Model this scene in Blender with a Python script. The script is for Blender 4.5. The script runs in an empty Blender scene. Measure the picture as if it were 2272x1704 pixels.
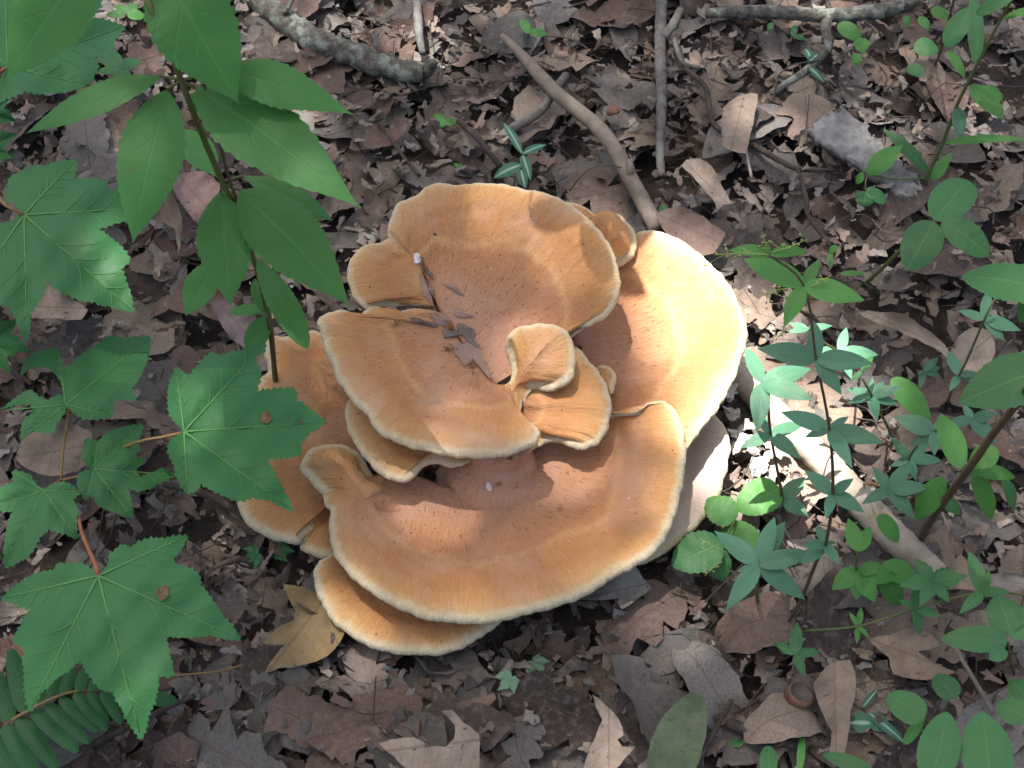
import bpy, bmesh, math, random
import numpy as np
from mathutils.geometry import delaunay_2d_cdt
from mathutils import Vector, Matrix

random.seed(7)
RNG = np.random.default_rng(11)
sc = bpy.context.scene
COL = sc.collection

# ------------------------------------------------------------------ camera, sky, sun, exposure
PITCH = math.radians(55.0); HFOV = math.radians(36.0); DIST = 1.25
CAM = np.array([0, 0, .06]) + DIST * np.array([0, -math.cos(PITCH), math.sin(PITCH)])
FWD = np.array([0, math.cos(PITCH), -math.sin(PITCH)])
UPV = np.array([0, math.sin(PITCH), math.cos(PITCH)])
KPX = math.tan(HFOV / 2) / 1136.0
cam = bpy.data.cameras.new('camera'); camo = bpy.data.objects.new('camera', cam); COL.objects.link(camo)
camo.location = CAM; camo.rotation_euler = (math.pi / 2 - PITCH, 0, 0)
cam.sensor_width = 36; cam.angle = HFOV; cam.clip_start = .02; cam.clip_end = 500
sc.camera = camo

SUN = np.array([-.20, .15, 1.0]); SUN = SUN / np.linalg.norm(SUN)
SUN_EL = math.asin(SUN[2]); SUN_AZ = math.atan2(SUN[0], SUN[1])
w = bpy.data.worlds.new('World'); sc.world = w; w.use_nodes = True
nt = w.node_tree; bg = nt.nodes['Background']
sky = nt.nodes.new('ShaderNodeTexSky'); sky.sky_type = 'NISHITA'; sky.sun_disc = False
sky.sun_elevation = SUN_EL; sky.sun_rotation = SUN_AZ
sky.air_density = 1.0; sky.dust_density = 6.0; sky.ozone_density = 1.0
nt.links.new(sky.outputs[0], bg.inputs[0]); bg.inputs[1].default_value = .05
sl = bpy.data.lights.new('sun', 'SUN'); sl.energy = 5.0; sl.angle = math.radians(.5); sl.color = (1, .96, .91)
so = bpy.data.objects.new('sun', sl); COL.objects.link(so)
so.rotation_euler = Vector(SUN).to_track_quat('Z', 'Y').to_euler(); so.location = (-2, 1.5, 10)
sc.view_settings.view_transform = 'Standard'; sc.view_settings.look = 'None'
sc.view_settings.exposure = 2.26; sc.view_settings.gamma = 1
sc.render.engine = 'CYCLES'
sc.cycles.max_bounces = 6; sc.cycles.diffuse_bounces = 4; sc.cycles.transmission_bounces = 4
sc.cycles.use_denoising = True

# ------------------------------------------------------------------ helpers
def P(U, V, z):
    """point at height z above the ground seen at photo position U, V"""
    d = FWD + np.array([1., 0, 0]) * (U - 1136) * KPX - UPV * (V - 852) * KPX
    return CAM + d * (z - CAM[2]) / d[2]
CROPS = {'A': (500, 360, .3255), 'B': (1050, 360, .3255), 'C': (500, 860, .3617), 'D': (1050, 860, .3255),
         '1': (0, 0, .3617), '2': (0, 550, .3617), '3': (0, 1100, .3641), '4': (750, 0, .3617),
         '5': (1500, 0, .349), '6': (1550, 500, .3264), '7': (1450, 950, .4544), '8': (700, 1200, .3617), 'S': (0, 0, 1)}
def px(c, x, y):
    a, b, s = CROPS[c]; return a + x * s, b + y * s
def W(c, x, y, z): return P(*px(c, x, y), z)
def nrm(v):
    return v / (np.linalg.norm(v) + 1e-12)
def resample(pts, n, smooth=True, closed=False):
    p = np.array(pts, float)
    if smooth and len(p) > 2:
        q = np.vstack([2 * p[0] - p[1], p, 2 * p[-1] - p[-2]]); out = []
        for i in range(len(p) - 1):
            a, b, c, d = q[i], q[i + 1], q[i + 2], q[i + 3]
            for t in np.linspace(0, 1, 12, endpoint=False):
                out.append(.5 * ((2 * b) + (c - a) * t + (2 * a - 5 * b + 4 * c - d) * t * t + (3 * b - a - 3 * c + d) * t ** 3))
        out.append(p[-1]); p = np.array(out)
    L = np.concatenate([[0], np.cumsum(np.linalg.norm(np.diff(p, axis=0), axis=1))])
    if L[-1] < 1e-9: return np.repeat(p[:1], n, 0)
    s = np.linspace(0, L[-1], n)
    return np.stack([np.interp(s, L, p[:, k]) for k in range(p.shape[1])], 1)
def wave(x, y, seed, f=1.0, oct=5):
    r = np.random.default_rng(seed); o = 0
    for k in range(oct):
        a = r.uniform(0, 6.28); ff = f * r.uniform(.6, 1.6)
        o = o + np.sin((x * math.cos(a) + y * math.sin(a)) * ff * 6.28 + r.uniform(0, 6.28))
    return o / oct
ORG = {}
def setm(o, label=None, cat=None, group=None, kind=None):
    if label: o['label'] = label
    if cat: o['category'] = cat
    if group: o['group'] = group
    if kind: o['kind'] = kind
    return o
def thing(name, loc, label, cat, group=None):
    o = bpy.data.objects.new(name, None); COL.objects.link(o); o.location = loc
    o.empty_display_size = .02; ORG[o] = np.array(loc, float)
    return setm(o, label, cat, group)
def mesh(name, v, f, mat, parent=None, uv=None, uv2=None, org=None, smooth=True, tint=None):
    v = np.asarray(v, float)
    if parent is not None: org = ORG[parent]
    elif org is None: org = np.array([v[:, 0].mean(), v[:, 1].mean(), v[:, 2].min()])
    me = bpy.data.meshes.new(name)
    me.from_pydata((v - org).tolist(), [], [tuple(int(i) for i in q) for q in f]); me.update()
    if len(me.loops):
        li = np.empty(len(me.loops), np.int32); me.loops.foreach_get('vertex_index', li)
        for nm, u in (('UVMap', uv), ('UV2', uv2)):
            if u is not None:
                l = me.uv_layers.new(name=nm); l.data.foreach_set('uv', np.asarray(u, np.float32)[li].ravel())
    if tint is not None:
        a = me.attributes.new('tint', 'FLOAT', 'POINT'); a.data.foreach_set('value', np.asarray(tint, np.float32))
    if smooth: me.polygons.foreach_set('use_smooth', [True] * len(me.polygons))
    if mat: me.materials.append(mat)
    o = bpy.data.objects.new(name, me); COL.objects.link(o); ORG[o] = org
    if parent is not None: o.parent = parent
    else: o.location = org
    return o
def recalc(o):
    bm = bmesh.new(); bm.from_mesh(o.data); bmesh.ops.recalc_face_normals(bm, faces=bm.faces); bm.to_mesh(o.data); bm.free()
def tube_geo(pts, rad, n=40, seg=8, rough=0., seed=0, cap=True, smooth=True):
    p = resample(pts, n, smooth); rad = np.interp(np.linspace(0, 1, n), np.linspace(0, 1, len(np.atleast_1d(rad))), np.atleast_1d(rad))
    t = np.gradient(p, axis=0); t = t / (np.linalg.norm(t, axis=1, keepdims=True) + 1e-12)
    ref = np.array([.31, .21, .93]) if abs(t[0] @ [.31, .21, .93]) < .9 else np.array([1., 0, 0])
    v = []; uv = []; L = 0
    for i in range(n):
        a = nrm(np.cross(t[i], ref)); b = np.cross(t[i], a)
        if i: L += np.linalg.norm(p[i] - p[i - 1])
        for k in range(seg):
            an = 2 * math.pi * k / seg; r = rad[i]
            if rough: r *= 1 + rough * wave(np.array(i * .11 + k * .01), np.array(math.sin(an) * .6), seed, .9) + rough * .6 * math.sin(i * 1.7 + k * 2.4 + seed)
            v.append(p[i] + (a * math.cos(an) + b * math.sin(an)) * r); uv.append((k / seg, L))
    f = [(i * seg + k, i * seg + (k + 1) % seg, (i + 1) * seg + (k + 1) % seg, (i + 1) * seg + k) for i in range(n - 1) for k in range(seg)]
    if cap: f += [tuple(range(seg))[::-1], tuple((n - 1) * seg + k for k in range(seg))]
    return np.array(v), f, np.array(uv)
def tube(name, pts, rad, mat, parent=None, org=None, **kw):
    v, f, uv = tube_geo(pts, rad, **kw); o = mesh(name, v, f, mat, parent, uv, org=org); return o

# ------------------------------------------------------------------ materials
class NT:
    def __init__(s, name):
        s.m = bpy.data.materials.new(name); s.m.use_nodes = True; s.t = s.m.node_tree; s.t.nodes.clear()
    def n(s, ty, ins=None, **at):
        x = s.t.nodes.new('ShaderNode' + ty)
        for k, v in at.items(): setattr(x, k, v)
        for k, v in (ins or {}).items():
            if isinstance(v, bpy.types.NodeSocket): s.t.links.new(v, x.inputs[k])
            else: x.inputs[k].default_value = v
        return x
    def math(s, op, a, b=0., c=None):
        i = {0: a, 1: b}
        if c is not None: i[2] = c
        return s.n('Math', i, operation=op).outputs[0]
    def ramp(s, fac, stops, interp='LINEAR'):
        r = s.n('ValToRGB', {0: fac}); r.color_ramp.interpolation = interp; e = r.color_ramp.elements
        while len(e) < len(stops): e.new(.5)
        for q, (p, c) in zip(e, stops):
            q.position = p; q.color = (c, c, c, 1) if not hasattr(c, '__len__') else (*c, 1)
        return r.outputs[0]
    def mix(s, fac, a, b, mode='MIX'):
        x = s.n('Mix', data_type='RGBA', blend_type=mode)
        for k, v in ((0, fac), (6, a), (7, b)):
            if isinstance(v, bpy.types.NodeSocket): s.t.links.new(v, x.inputs[k])
            elif k == 0: x.inputs[0].default_value = v
            else: x.inputs[k].default_value = (*v, 1)
        return x.outputs[2]
    def noise(s, vec, scale, detail=3, rough=.55, dist=0):
        i = {'Scale': scale, 'Detail': detail, 'Roughness': rough, 'Distortion': dist}
        if vec is not None: i['Vector'] = vec
        return s.n('TexNoise', i).outputs[0]
    def map(s, vec, scale=(1, 1, 1), loc=(0, 0, 0)):
        return s.n('Mapping', {0: vec, 1: loc, 3: scale}).outputs[0]
    def uv(s, nm='UVMap'): return s.n('UVMap', uv_map=nm).outputs[0]
    def sep(s, v):
        x = s.n('SeparateXYZ', {0: v}); return x.outputs[0], x.outputs[1], x.outputs[2]
    def out(s, bsdf): s.n('OutputMaterial', {0: bsdf}); return s.m

def mat_mushroom(pale=0.):
    n = NT('mushroom_flesh'); uv = n.uv(); u, d, _ = n.sep(uv); t, side, _ = n.sep(n.uv('UV2'))
    obj = n.n('TexCoord').outputs['Object']
    wob = n.noise(obj, 28, 3); d2 = n.math('ADD', d, n.math('MULTIPLY', n.math('SUBTRACT', wob, .5), .022))
    fine = n.noise(obj, 300, 3); d2 = n.math('ADD', d2, n.math('MULTIPLY', n.math('SUBTRACT', fine, .5), .006))
    base = n.ramp(n.math('MULTIPLY', d2, 6.5), [(0, (.53, .34, .15)), (.05, (.49, .265, .10)), (.17, (.415, .20, .08)), (.27, (.435, .215, .09)),
                 (.305, (.53, .30, .135)), (.345, (.41, .195, .088)), (.5, (.44, .225, .12)), (.75, (.45, .255, .17)), (1, (.43, .235, .145))])
    fib = n.noise(n.map(uv, (520, 62, 1)), 1.0, 4, .6, .4)
    base = n.mix(n.math('MULTIPLY', n.ramp(fib, [(.44, 0), (.68, 1)]), .34), base, (.34, .13, .055))
    base = n.mix(n.math('MULTIPLY', n.ramp(n.noise(n.map(uv, (420, 90, 1), (3, 7, 1)), 1.0, 4, .7), [(.5, 0), (.74, 1)]), .28), base, (.62, .40, .27))
    base = n.mix(n.math('MULTIPLY', n.ramp(n.noise(obj, 520, 3, .7), [(.45, 0), (.7, 1)]), .30), base, (.33, .14, .06))
    pit = n.math('MULTIPLY', n.ramp(n.noise(n.map(uv, (330, 130, 1), (9, 2, 1)), 1.0, 3, .6), [(.62, 0), (.69, 1)]), n.ramp(n.math('MULTIPLY', d2, 6.5), [(.25, 0), (.45, 1)]))
    base = n.mix(n.math('MULTIPLY', pit, .55), base, (.30, .115, .05))
    blot = n.noise(obj, 17, 4, .6)
    base = n.mix(n.math('MULTIPLY', n.ramp(blot, [(.48, 0), (.66, 1)]), .45), base, (.52, .34, .25))
    base = n.mix(n.math('MULTIPLY', n.ramp(n.noise(obj, 9, 3), [(.5, 0), (.75, 1)]), .35), base, (.46, .20, .07))
    vor = n.n('TexVoronoi', {'Vector': obj, 'Scale': 170.0, 'Randomness': 1.0}); rnd = n.sep(vor.outputs['Color'])[0]
    dot = n.math('MULTIPLY', n.math('LESS_THAN', vor.outputs['Distance'], .13), n.math('GREATER_THAN', rnd, .86))
    base = n.mix(n.math('MULTIPLY', dot, .8), base, (.10, .045, .025))
    vor2 = n.n('TexVoronoi', {'Vector': obj, 'Scale': 95.0, 'Randomness': 1.0}); rnd2 = n.sep(vor2.outputs['Color'])[1]
    dot2 = n.math('MULTIPLY', n.math('LESS_THAN', vor2.outputs['Distance'], .12), n.math('GREATER_THAN', rnd2, .93))
    base = n.mix(n.math('MULTIPLY', dot2, .22), base, (.75, .62, .5))
    if pale: base = n.mix(pale, base, n.mix(n.noise(obj, 30, 3), (.50, .42, .38), (.44, .37, .33)))
    # pale growing margin and pore face
    pore = n.noise(n.map(uv, (900, 60, 1)), 1.0, 2)
    cream = n.mix(n.ramp(pore, [(.35, 0), (.65, 1)]), (.47, .40, .27), (.60, .53, .38))
    cream = n.mix(n.ramp(n.noise(obj, 40, 3), [(.4, 0), (.7, .7)]), cream, (.56, .45, .27))
    e = n.math('ADD', d, n.math('MULTIPLY', n.math('SUBTRACT', n.noise(obj, 120, 3), .5), .008))
    rim = n.ramp(n.math('MULTIPLY', n.math('ADD', e, .004), 100), [(.0, 1), (.6, 0)])
    base = n.mix(rim, base, cream)
    base = n.mix(side, base, cream)
    h = n.math('ADD', n.math('MULTIPLY', fib, .6), n.math('MULTIPLY', n.noise(obj, 420, 3), .5))
    h = n.math('ADD', h, n.math('MULTIPLY', n.noise(obj, 90, 3), 1.1))
    h = n.math('SUBTRACT', h, n.math('MULTIPLY', pit, .9))
    b = n.n('Bump', {'Height': h, 'Strength': .8, 'Distance': .0021}).outputs[0]
    p = n.n('BsdfPrincipled', {'Base Color': base, 'Roughness': .85, 'Normal': b, 'Specular IOR Level': .2,
            'Subsurface Weight': .12, 'Subsurface Radius': (.006, .003, .0015), 'Subsurface Scale': .6})
    return n.out(p.outputs[0])

def mat_dead(name, cols, attr=False, dark=1.0, vein=1.0):
    n = NT(name); uv = n.uv(); x, y, _ = n.sep(uv)
    if attr: r = n.n('Attribute', attribute_name='tint').outputs['Fac']
    else: r = n.n('ObjectInfo').outputs['Random']
    c = n.ramp(r, [(i / max(1, len(cols) - 1), q) for i, q in enumerate(cols)])
    obj = n.n('TexCoord').outputs['Object']; off = n.n('VectorMath', {0: obj, 1: n.n('CombineXYZ', {0: r, 1: n.math('MULTIPLY', r, 7.3)}).outputs[0]}).outputs[0]
    blot = n.noise(off, 45, 5, .65)
    c = n.mix(n.math('MULTIPLY', n.ramp(blot, [(.42, 0), (.66, 1)]), .5), c, tuple(q * .45 for q in cols[0]))
    c = n.mix(n.math('MULTIPLY', n.ramp(n.noise(off, 16, 4), [(.5, 0), (.7, 1)]), .4), c, (.24, .195, .165))
    sp = n.noise(off, 190, 2)
    c = n.mix(n.math('MULTIPLY', n.ramp(sp, [(.66, 0), (.72, 1)]), .75), c, (.035, .025, .02))
    ay = n.math('ABSOLUTE', y)
    mid = n.math('LESS_THAN', ay, .035)
    ph = n.math('FRACT', n.math('SUBTRACT', n.math('MULTIPLY', x, 8.0), n.math('MULTIPLY', ay, 1.3)))
    sv = n.math('LESS_THAN', ph, .085)
    v = n.math('MAXIMUM', mid, n.math('MULTIPLY', sv, .55))
    c = n.mix(n.math('MULTIPLY', v, .42 * vein), c, (.09, .055, .04))
    hb = n.math('ADD', n.math('MULTIPLY', n.noise(off, 130, 4, .6), 1.0), n.math('MULTIPLY', v, -.35))
    b = n.n('Bump', {'Height': hb, 'Strength': .6, 'Distance': .0025}).outputs[0]
    p = n.n('BsdfPrincipled', {'Base Color': c, 'Roughness': .62, 'Normal': b, 'Specular IOR Level': .35})
    return n.out(p.outputs[0])

def mat_green(name, col, nv=7, vein=.35, veincol=(.16, .30, .12), slant=.9, spec=.35, rough=.5, var=.25, stripe=0, lobed=False, mott=.3, trans=.22):
    n = NT(name); uv = n.uv(); x, y, _ = n.sep(uv); r = n.n('ObjectInfo').outputs['Random']
    obj = n.n('TexCoord').outputs['Object']
    dk = tuple(c * (1 - var) for c in col); lt = tuple(min(1, c * (1 + var)) for c in col)
    c = n.mix(r, dk, lt)
    c = n.mix(n.math('MULTIPLY', n.ramp(n.noise(obj, 40, 4), [(.4, 0), (.7, 1)]), mott), c, (col[0] * 1.7, col[1] * 1.15, col[2] * .9))
    if lobed:   # x counts the main veins, y runs from the leaf's middle to its tip
        q = n.math('ABSOLUTE', n.math('SUBTRACT', x, n.math('ROUND', x)))
        lat = n.math('MULTIPLY', q, y)
        mid = n.ramp(n.math('MULTIPLY', lat, 100), [(.25, 1), (.6, 0)])
        ph = n.math('FRACT', n.math('SUBTRACT', n.math('MULTIPLY', y, float(nv)), n.math('MULTIPLY', lat, 6.0)))
    else:
        ay = n.math('ABSOLUTE', y)
        mid = n.ramp(ay, [(.03, 1), (.075, 0)])
        ph = n.math('FRACT', n.math('SUBTRACT', n.math('MULTIPLY', x, float(nv)), n.math('MULTIPLY', ay, slant)))
    sv = n.ramp(n.math('ABSOLUTE', n.math('SUBTRACT', ph, .5)), [(.02, 1), (.07, 0)])
    v = n.math('MAXIMUM', mid, n.math('MULTIPLY', sv, .22 if lobed else .5))
    c = n.mix(n.math('MULTIPLY', v, vein), c, veincol)
    if stripe: c = n.mix(n.ramp(n.math('ABSOLUTE', y), [(.1, stripe), (.3, 0)]), c, (.45, .62, .52))
    sp = n.ramp(n.noise(obj, 110, 2), [(.72, 0), (.76, .6)])
    c = n.mix(sp, c, (.12, .10, .04))
    hb = n.math('ADD', n.math('MULTIPLY', v, -.7), n.noise(obj, 160, 3))
    b = n.n('Bump', {'Height': hb, 'Strength': .3, 'Distance': .0015}).outputs[0]
    p = n.n('BsdfPrincipled', {'Base Color': c, 'Roughness': rough, 'Normal': b, 'Specular IOR Level': spec})
    tl = n.n('BsdfTranslucent', {0: n.mix(.5, c, (col[0] * 2.4, col[1] * 1.9, col[2] * .7))})
    return n.out(n.n('MixShader', {0: trans, 1: p.outputs[0], 2: tl.outputs[0]}).outputs[0])

def mat_bark(name, c1, c2, c3, lich=.5, scale=60, stretch=(1, 1, 1), bump=.8):
    n = NT(name); obj = n.map(n.n('TexCoord').outputs['Object'], stretch)
    c = n.mix(n.ramp(n.noise(obj, scale, 5, .65), [(.35, 0), (.65, 1)]), c1, c2)
    c = n.mix(n.math('MULTIPLY', n.ramp(n.noise(obj, scale * .55, 4, .6), [(.5, 0), (.6, 1)]), lich), c, c3)
    b = n.n('Bump', {'Height': n.noise(obj, scale * 2.2, 5, .7), 'Strength': bump, 'Distance': .003}).outputs[0]
    return n.out(n.n('BsdfPrincipled', {'Base Color': c, 'Roughness': .85, 'Normal': b, 'Specular IOR Level': .25}).outputs[0])

def mat_soil():
    n = NT('forest_soil'); obj = n.n('TexCoord').outputs['Object']
    c = n.ramp(n.noise(obj, 38, 6, .7), [(.3, (.02, .015, .012)), (.5, (.055, .04, .032)), (.7, (.10, .075, .06))])
    c = n.mix(n.ramp(n.n('TexVoronoi', {'Vector': obj, 'Scale': 30.0}).outputs['Distance'], [(.1, .4), (.4, 0)]), c, (.15, .11, .09))
    b = n.n('Bump', {'Height': n.noise(obj, 120, 6, .7), 'Strength': 1.0, 'Distance': .006}).outputs[0]
    return n.out(n.n('BsdfPrincipled', {'Base Color': c, 'Roughness': .95, 'Normal': b}).outputs[0])
def mat_plain(name, c1, c2, scale=80, rough=.6, spec=.3):
    n = NT(name); obj = n.n('TexCoord').outputs['Object']
    f = n.noise(obj, scale, 4, .6)
    c = n.mix(n.ramp(f, [(.35, 0), (.65, 1)]), c1, c2)
    b = n.n('Bump', {'Height': f, 'Strength': .4, 'Distance': .002}).outputs[0]
    return n.out(n.n('BsdfPrincipled', {'Base Color': c, 'Roughness': rough, 'Normal': b, 'Specular IOR Level': spec}).outputs[0])

M_MUSH = mat_mushroom(); M_MUSHP = mat_mushroom(.82); M_MUSHQ = mat_mushroom(.35)
GREY = [(.084, .075, .066), (.142, .128, .114), (.225, .206, .185), (.117, .103, .091), (.185, .168, .15)]
RED = [(.115, .072, .054), (.15, .095, .073), (.195, .128, .10), (.13, .09, .073)]
TAN = [(.20, .148, .108), (.25, .19, .145), (.30, .235, .18), (.23, .165, .115)]
DARK = [(.045, .033, .028), (.07, .052, .044), (.095, .07, .058), (.06, .044, .036)]
M_DEAD = {'grey': mat_dead('dead_leaf_grey', GREY), 'red': mat_dead('dead_leaf_reddish', RED),
          'tan': mat_dead('dead_leaf_tan', TAN), 'dark': mat_dead('dead_leaf_dark', DARK)}
M_LITTER = mat_dead('leaf_litter_mix', [DARK[1], GREY[0], GREY[2], RED[1], DARK[2], GREY[4], RED[2], TAN[0], DARK[0], TAN[2], GREY[2]], attr=True, vein=.7)
M_YELLOWLEAF = mat_dead('dead_leaf_ochre', [(.20, .135, .06), (.24, .165, .075)])
M_GREENDEAD = mat_dead('fading_green_leaf', [(.085, .125, .06), (.10, .14, .07)], vein=.3)
M_PALEDEAD = mat_dead('dead_leaf_silver', [(.20, .19, .165), (.24, .225, .195)])
M_TALL = mat_green('tall_plant_leaf', (.048, .185, .042), nv=5, vein=.4, slant=1.6, veincol=(.08, .25, .06), var=.12)
M_MAPLE = mat_green('maple_leaf', (.042, .170, .053), nv=5, vein=0, var=.10, mott=.15)
M_BLUE = mat_green('bedstraw_leaf', (.072, .195, .115), nv=2, vein=.28, var=.22, veincol=(.13, .28, .16))
M_LIGHT = mat_green('young_leaf', (.065, .215, .045), nv=6, vein=.25, var=.2)
M_BROAD = mat_green('broad_leaf', (.050, .165, .055), nv=6, vein=.3, var=.2)
M_STRIPE = mat_green('striped_leaf', (.045, .150, .09), nv=5, vein=.2, stripe=.7)
M_FERN = mat_green('fern_leaf', (.022, .105, .030), nv=14, vein=.25, var=.15, rough=.38, veincol=(.05, .16, .05))
M_VEIN = mat_plain('leaf_vein', (.095, .25, .075), (.12, .28, .085), 60)
M_STEMG = mat_plain('green_stem', (.075, .13, .035), (.12, .11, .04), 60)
M_STEMB = mat_plain('brown_stem', (.075, .05, .03), (.11, .08, .04), 90)
M_PETR = mat_plain('red_petiole', (.28, .09, .05), (.30, .15, .06), 90)
M_PETY = mat_plain('tan_petiole', (.25, .17, .06), (.22, .13, .06), 90)
M_MOSSY = mat_bark('lichened_bark', (.06, .052, .042), (.17, .165, .14), (.27, .30, .245), .85, 130)
M_TWIGG = mat_bark('grey_twig', (.10, .09, .08), (.19, .175, .155), (.22, .235, .21), .5, 120)
M_BARE = mat_bark('weathered_stick', (.17, .135, .105), (.27, .225, .18), (.13, .10, .08), .4, 45, (1, 1, 1), .5)
M_PALEW = mat_bark('bleached_wood', (.30, .25, .19), (.42, .36, .29), (.20, .16, .12), .4, 50, (1, 1, 1), .5)
M_DARKTW = mat_bark('dark_twig', (.05, .037, .03), (.09, .068, .055), (.13, .11, .095), .4, 120)
M_SLAB = mat_bark('grey_bark_slab', (.17, .165, .158), (.30, .295, .285), (.12, .11, .10), .5, 90, (1, 1, 1), .6)
M_SOIL = mat_soil()
M_ACORN = mat_plain('acorn_brown', (.10, .05, .03), (.17, .09, .055), 120)
M_ACORNIN = mat_plain('acorn_inside', (.08, .065, .055), (.15, .125, .11), 120)
M_SPOT = mat_plain('brown_leaf_spot', (.20, .12, .05), (.06, .04, .025), 220)
M_ROT = mat_plain('crumbly_frass', (.30, .13, .05), (.16, .07, .03), 400)
M_BLACK = mat_plain('blackened_scrap', (.09, .066, .055), (.16, .125, .105), 200)
M_BUG = mat_plain('beetle_shell', (.02, .008, .006), (.05, .012, .008), 300, .25, .5)
M_WHITE = mat_plain('pale_shard', (.5, .48, .45), (.65, .62, .6), 100)
M_BUD = mat_plain('tiny_flower', (.35, .42, .12), (.28, .36, .10), 100)
M_TREEBARK = mat_bark('tree_bark', (.06, .05, .042), (.13, .115, .10), (.16, .17, .14), .4, 9)
M_CANOPY = mat_green('canopy_leaf', (.05, .12, .03), nv=6)

# ------------------------------------------------------------------ ground
def gz(x, y):
    return .010 * np.sin(x * 7.1 + 1.3) * np.cos(y * 6.3 + .4) + .006 * np.sin(x * 17 + y * 11)
gx = np.concatenate([[-60, -25, -10, -5, -3], np.linspace(-2, 2, 90), [3, 5, 10, 25, 60]])
GX, GY = np.meshgrid(gx, gx, indexing='ij'); N = len(gx)
fall = np.clip((3 - np.hypot(GX, GY)), 0, 1)
GZ = gz(GX, GY) * fall - .004
gf = [(i * N + j, (i + 1) * N + j, (i + 1) * N + j + 1, i * N + j + 1) for i in range(N - 1) for j in range(N - 1)]
setm(mesh('ground', np.stack([GX, GY, GZ], -1).reshape(-1, 3), gf, M_SOIL, org=np.zeros(3)), kind='structure')

# ------------------------------------------------------------------ the polypore
def lobe(parent, rim, inner, th=.009, pw=1.6, lip=.004, seed=1, N=150, Mr=44, bulge=0., name='cap', wav=.0012, thin=2.2, ridge=.0017, pits=(), taper=.10, label=None, mat=None, merge=False):
    """a shelf: rim and inner curve are lists of (crop, x, y, z)"""
    R = resample([W(*q) for q in rim], N); I = resample([W(*q) for q in inner], N, not merge)
    if merge: I = (I + I[::-1]) / 2
    rr = th / 2
    # smooth horizontal outward direction
    T = np.gradient(R, axis=0); o = np.stack([T[:, 1], -T[:, 0], 0 * T[:, 0]], 1)
    o /= np.linalg.norm(o, axis=1, keepdims=True) + 1e-9
    if (o * (R - I)).sum() < 0: o = -o
    for _ in range(3):
        o[1:-1] = (o[:-2] + 2 * o[1:-1] + o[2:]) / 4; o /= np.linalg.norm(o, axis=1, keepdims=True) + 1e-9
    sl_ = np.concatenate([[0], np.cumsum(np.linalg.norm(np.diff(R, axis=0), axis=1))])
    jag = wave(sl_ * 60, sl_ * 0 + seed, seed, 1.0, 6) * .0013 + wave(sl_ * 220, sl_ * 0 + seed, seed + 3, 1., 5) * .0005
    tpr = np.clip(np.minimum(np.linspace(0, 1, N), np.linspace(1, 0, N)) / taper, .22, 1) if taper else np.ones(N)
    R = R - o * (rr * tpr)[:, None] + o * jag[:, None]; R[:, 2] += wave(sl_ * 18, sl_ * 0, seed + 5, 1.) * .0018
    D = R - I; LEN = np.linalg.norm(D, axis=1)
    rows = []; u1 = []; u2 = []
    ts = np.linspace(0, 1, Mr) ** .8
    def top(t):
        p = I + D * t
        z = I[:, 2] + D[:, 2] * (t * t * (1.6 - .6 * t) if merge else .35 * t + .65 * t ** pw) + bulge * math.sin(math.pi * t)
        dist = (1 - t) * LEN
        z = z - lip * np.clip((.016 - dist) / .016, 0, 1) ** 2 * .9
        z = z + wav * wave(p[:, 0] * 22, p[:, 1] * 22, seed + 9, 1.) * min(1, t * 3)
        # growth ring step and zone ridges
        rd = dist + .006 * wave(sl_ * 9, sl_ * 0, seed + 2, 1.)
        z = z - ridge * (1 / (1 + np.exp(-(rd - .047) / .0016))) + ridge * .16 * np.sin(rd * 430) * np.exp(-((rd - .03) / .03) ** 2)
        for (pc, pr, pd) in pits: z = z - pd * np.exp(-(((p[:, 0] - pc[0]) / pr / 1.7) ** 2 + ((p[:, 1] - pc[1]) / pr) ** 2) ** 2)
        p = p.copy(); p[:, 2] = z; return p, dist
    for t in ts:
        p, dist = top(t); rows.append(p); u1.append(np.stack([sl_, dist], 1)); u2.append(np.stack([0 * sl_ + t, 0 * sl_], 1))
    top1 = rows[-1]
    for k in range(1, 8):
        a = math.pi * k / 8
        p = top1 + o * (rr * tpr * math.sin(a) * 1.15)[:, None] - np.array([0, 0, 1.]) * (rr * tpr * (1 - math.cos(a)))[:, None]
        rows.append(p); u1.append(np.stack([sl_, 0 * sl_ - rr * a], 1)); u2.append(np.stack([0 * sl_ + 1, min(1, k / 4) * np.clip((tpr - .25) * 1.6, 0, 1)], 1))
    for t in np.linspace(1, 0, 10):
        p, dist = top(t); p[:, 2] = p[:, 2] - th * tpr * (1 + (1 - t) * (thin - 1)); rows.append(p)
        u1.append(np.stack([sl_, 0 * sl_ - .02], 1)); u2.append(np.stack([0 * sl_ + 1, 0 * sl_ + 1], 1))
    V = np.concatenate(rows); K = len(rows)
    f = [(i * N + j, i * N + j + 1, ((i + 1) % K) * N + j + 1, ((i + 1) % K) * N + j) for i in range(K) for j in range(N - 1)]
    f += [tuple(i * N for i in range(K)), tuple(i * N + N - 1 for i in range(K))[::-1]]
    ob = mesh(name, V, f, mat or M_MUSH, parent, np.concatenate(u1), np.concatenate(u2))
    if merge:
        bm = bmesh.new(); bm.from_mesh(ob.data); bmesh.ops.remove_doubles(bm, verts=bm.verts, dist=2e-5); bm.to_mesh(ob.data); bm.free()
    recalc(ob)
    if label: ob['label'] = label
    return ob
def Z(c, pts, z):
    n = len(pts)
    if not hasattr(z, '__len__'): z = [z]
    zz = np.interp(np.linspace(0, 1, n), np.linspace(0, 1, len(z)), z)
    return [(c, p[0], p[1], float(q)) for p, q in zip(pts, zz)]

def PAL(c, pts, z):
    q = Z(c, pts, z); return q + q[:-1][::-1]
base = P(1095, 1000, 0.0)
mush = thing('polypore_mushroom', base, 'large orange-tan layered shelf mushroom with many overlapping wavy caps growing from the leaf litter', 'mushroom')
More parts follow.
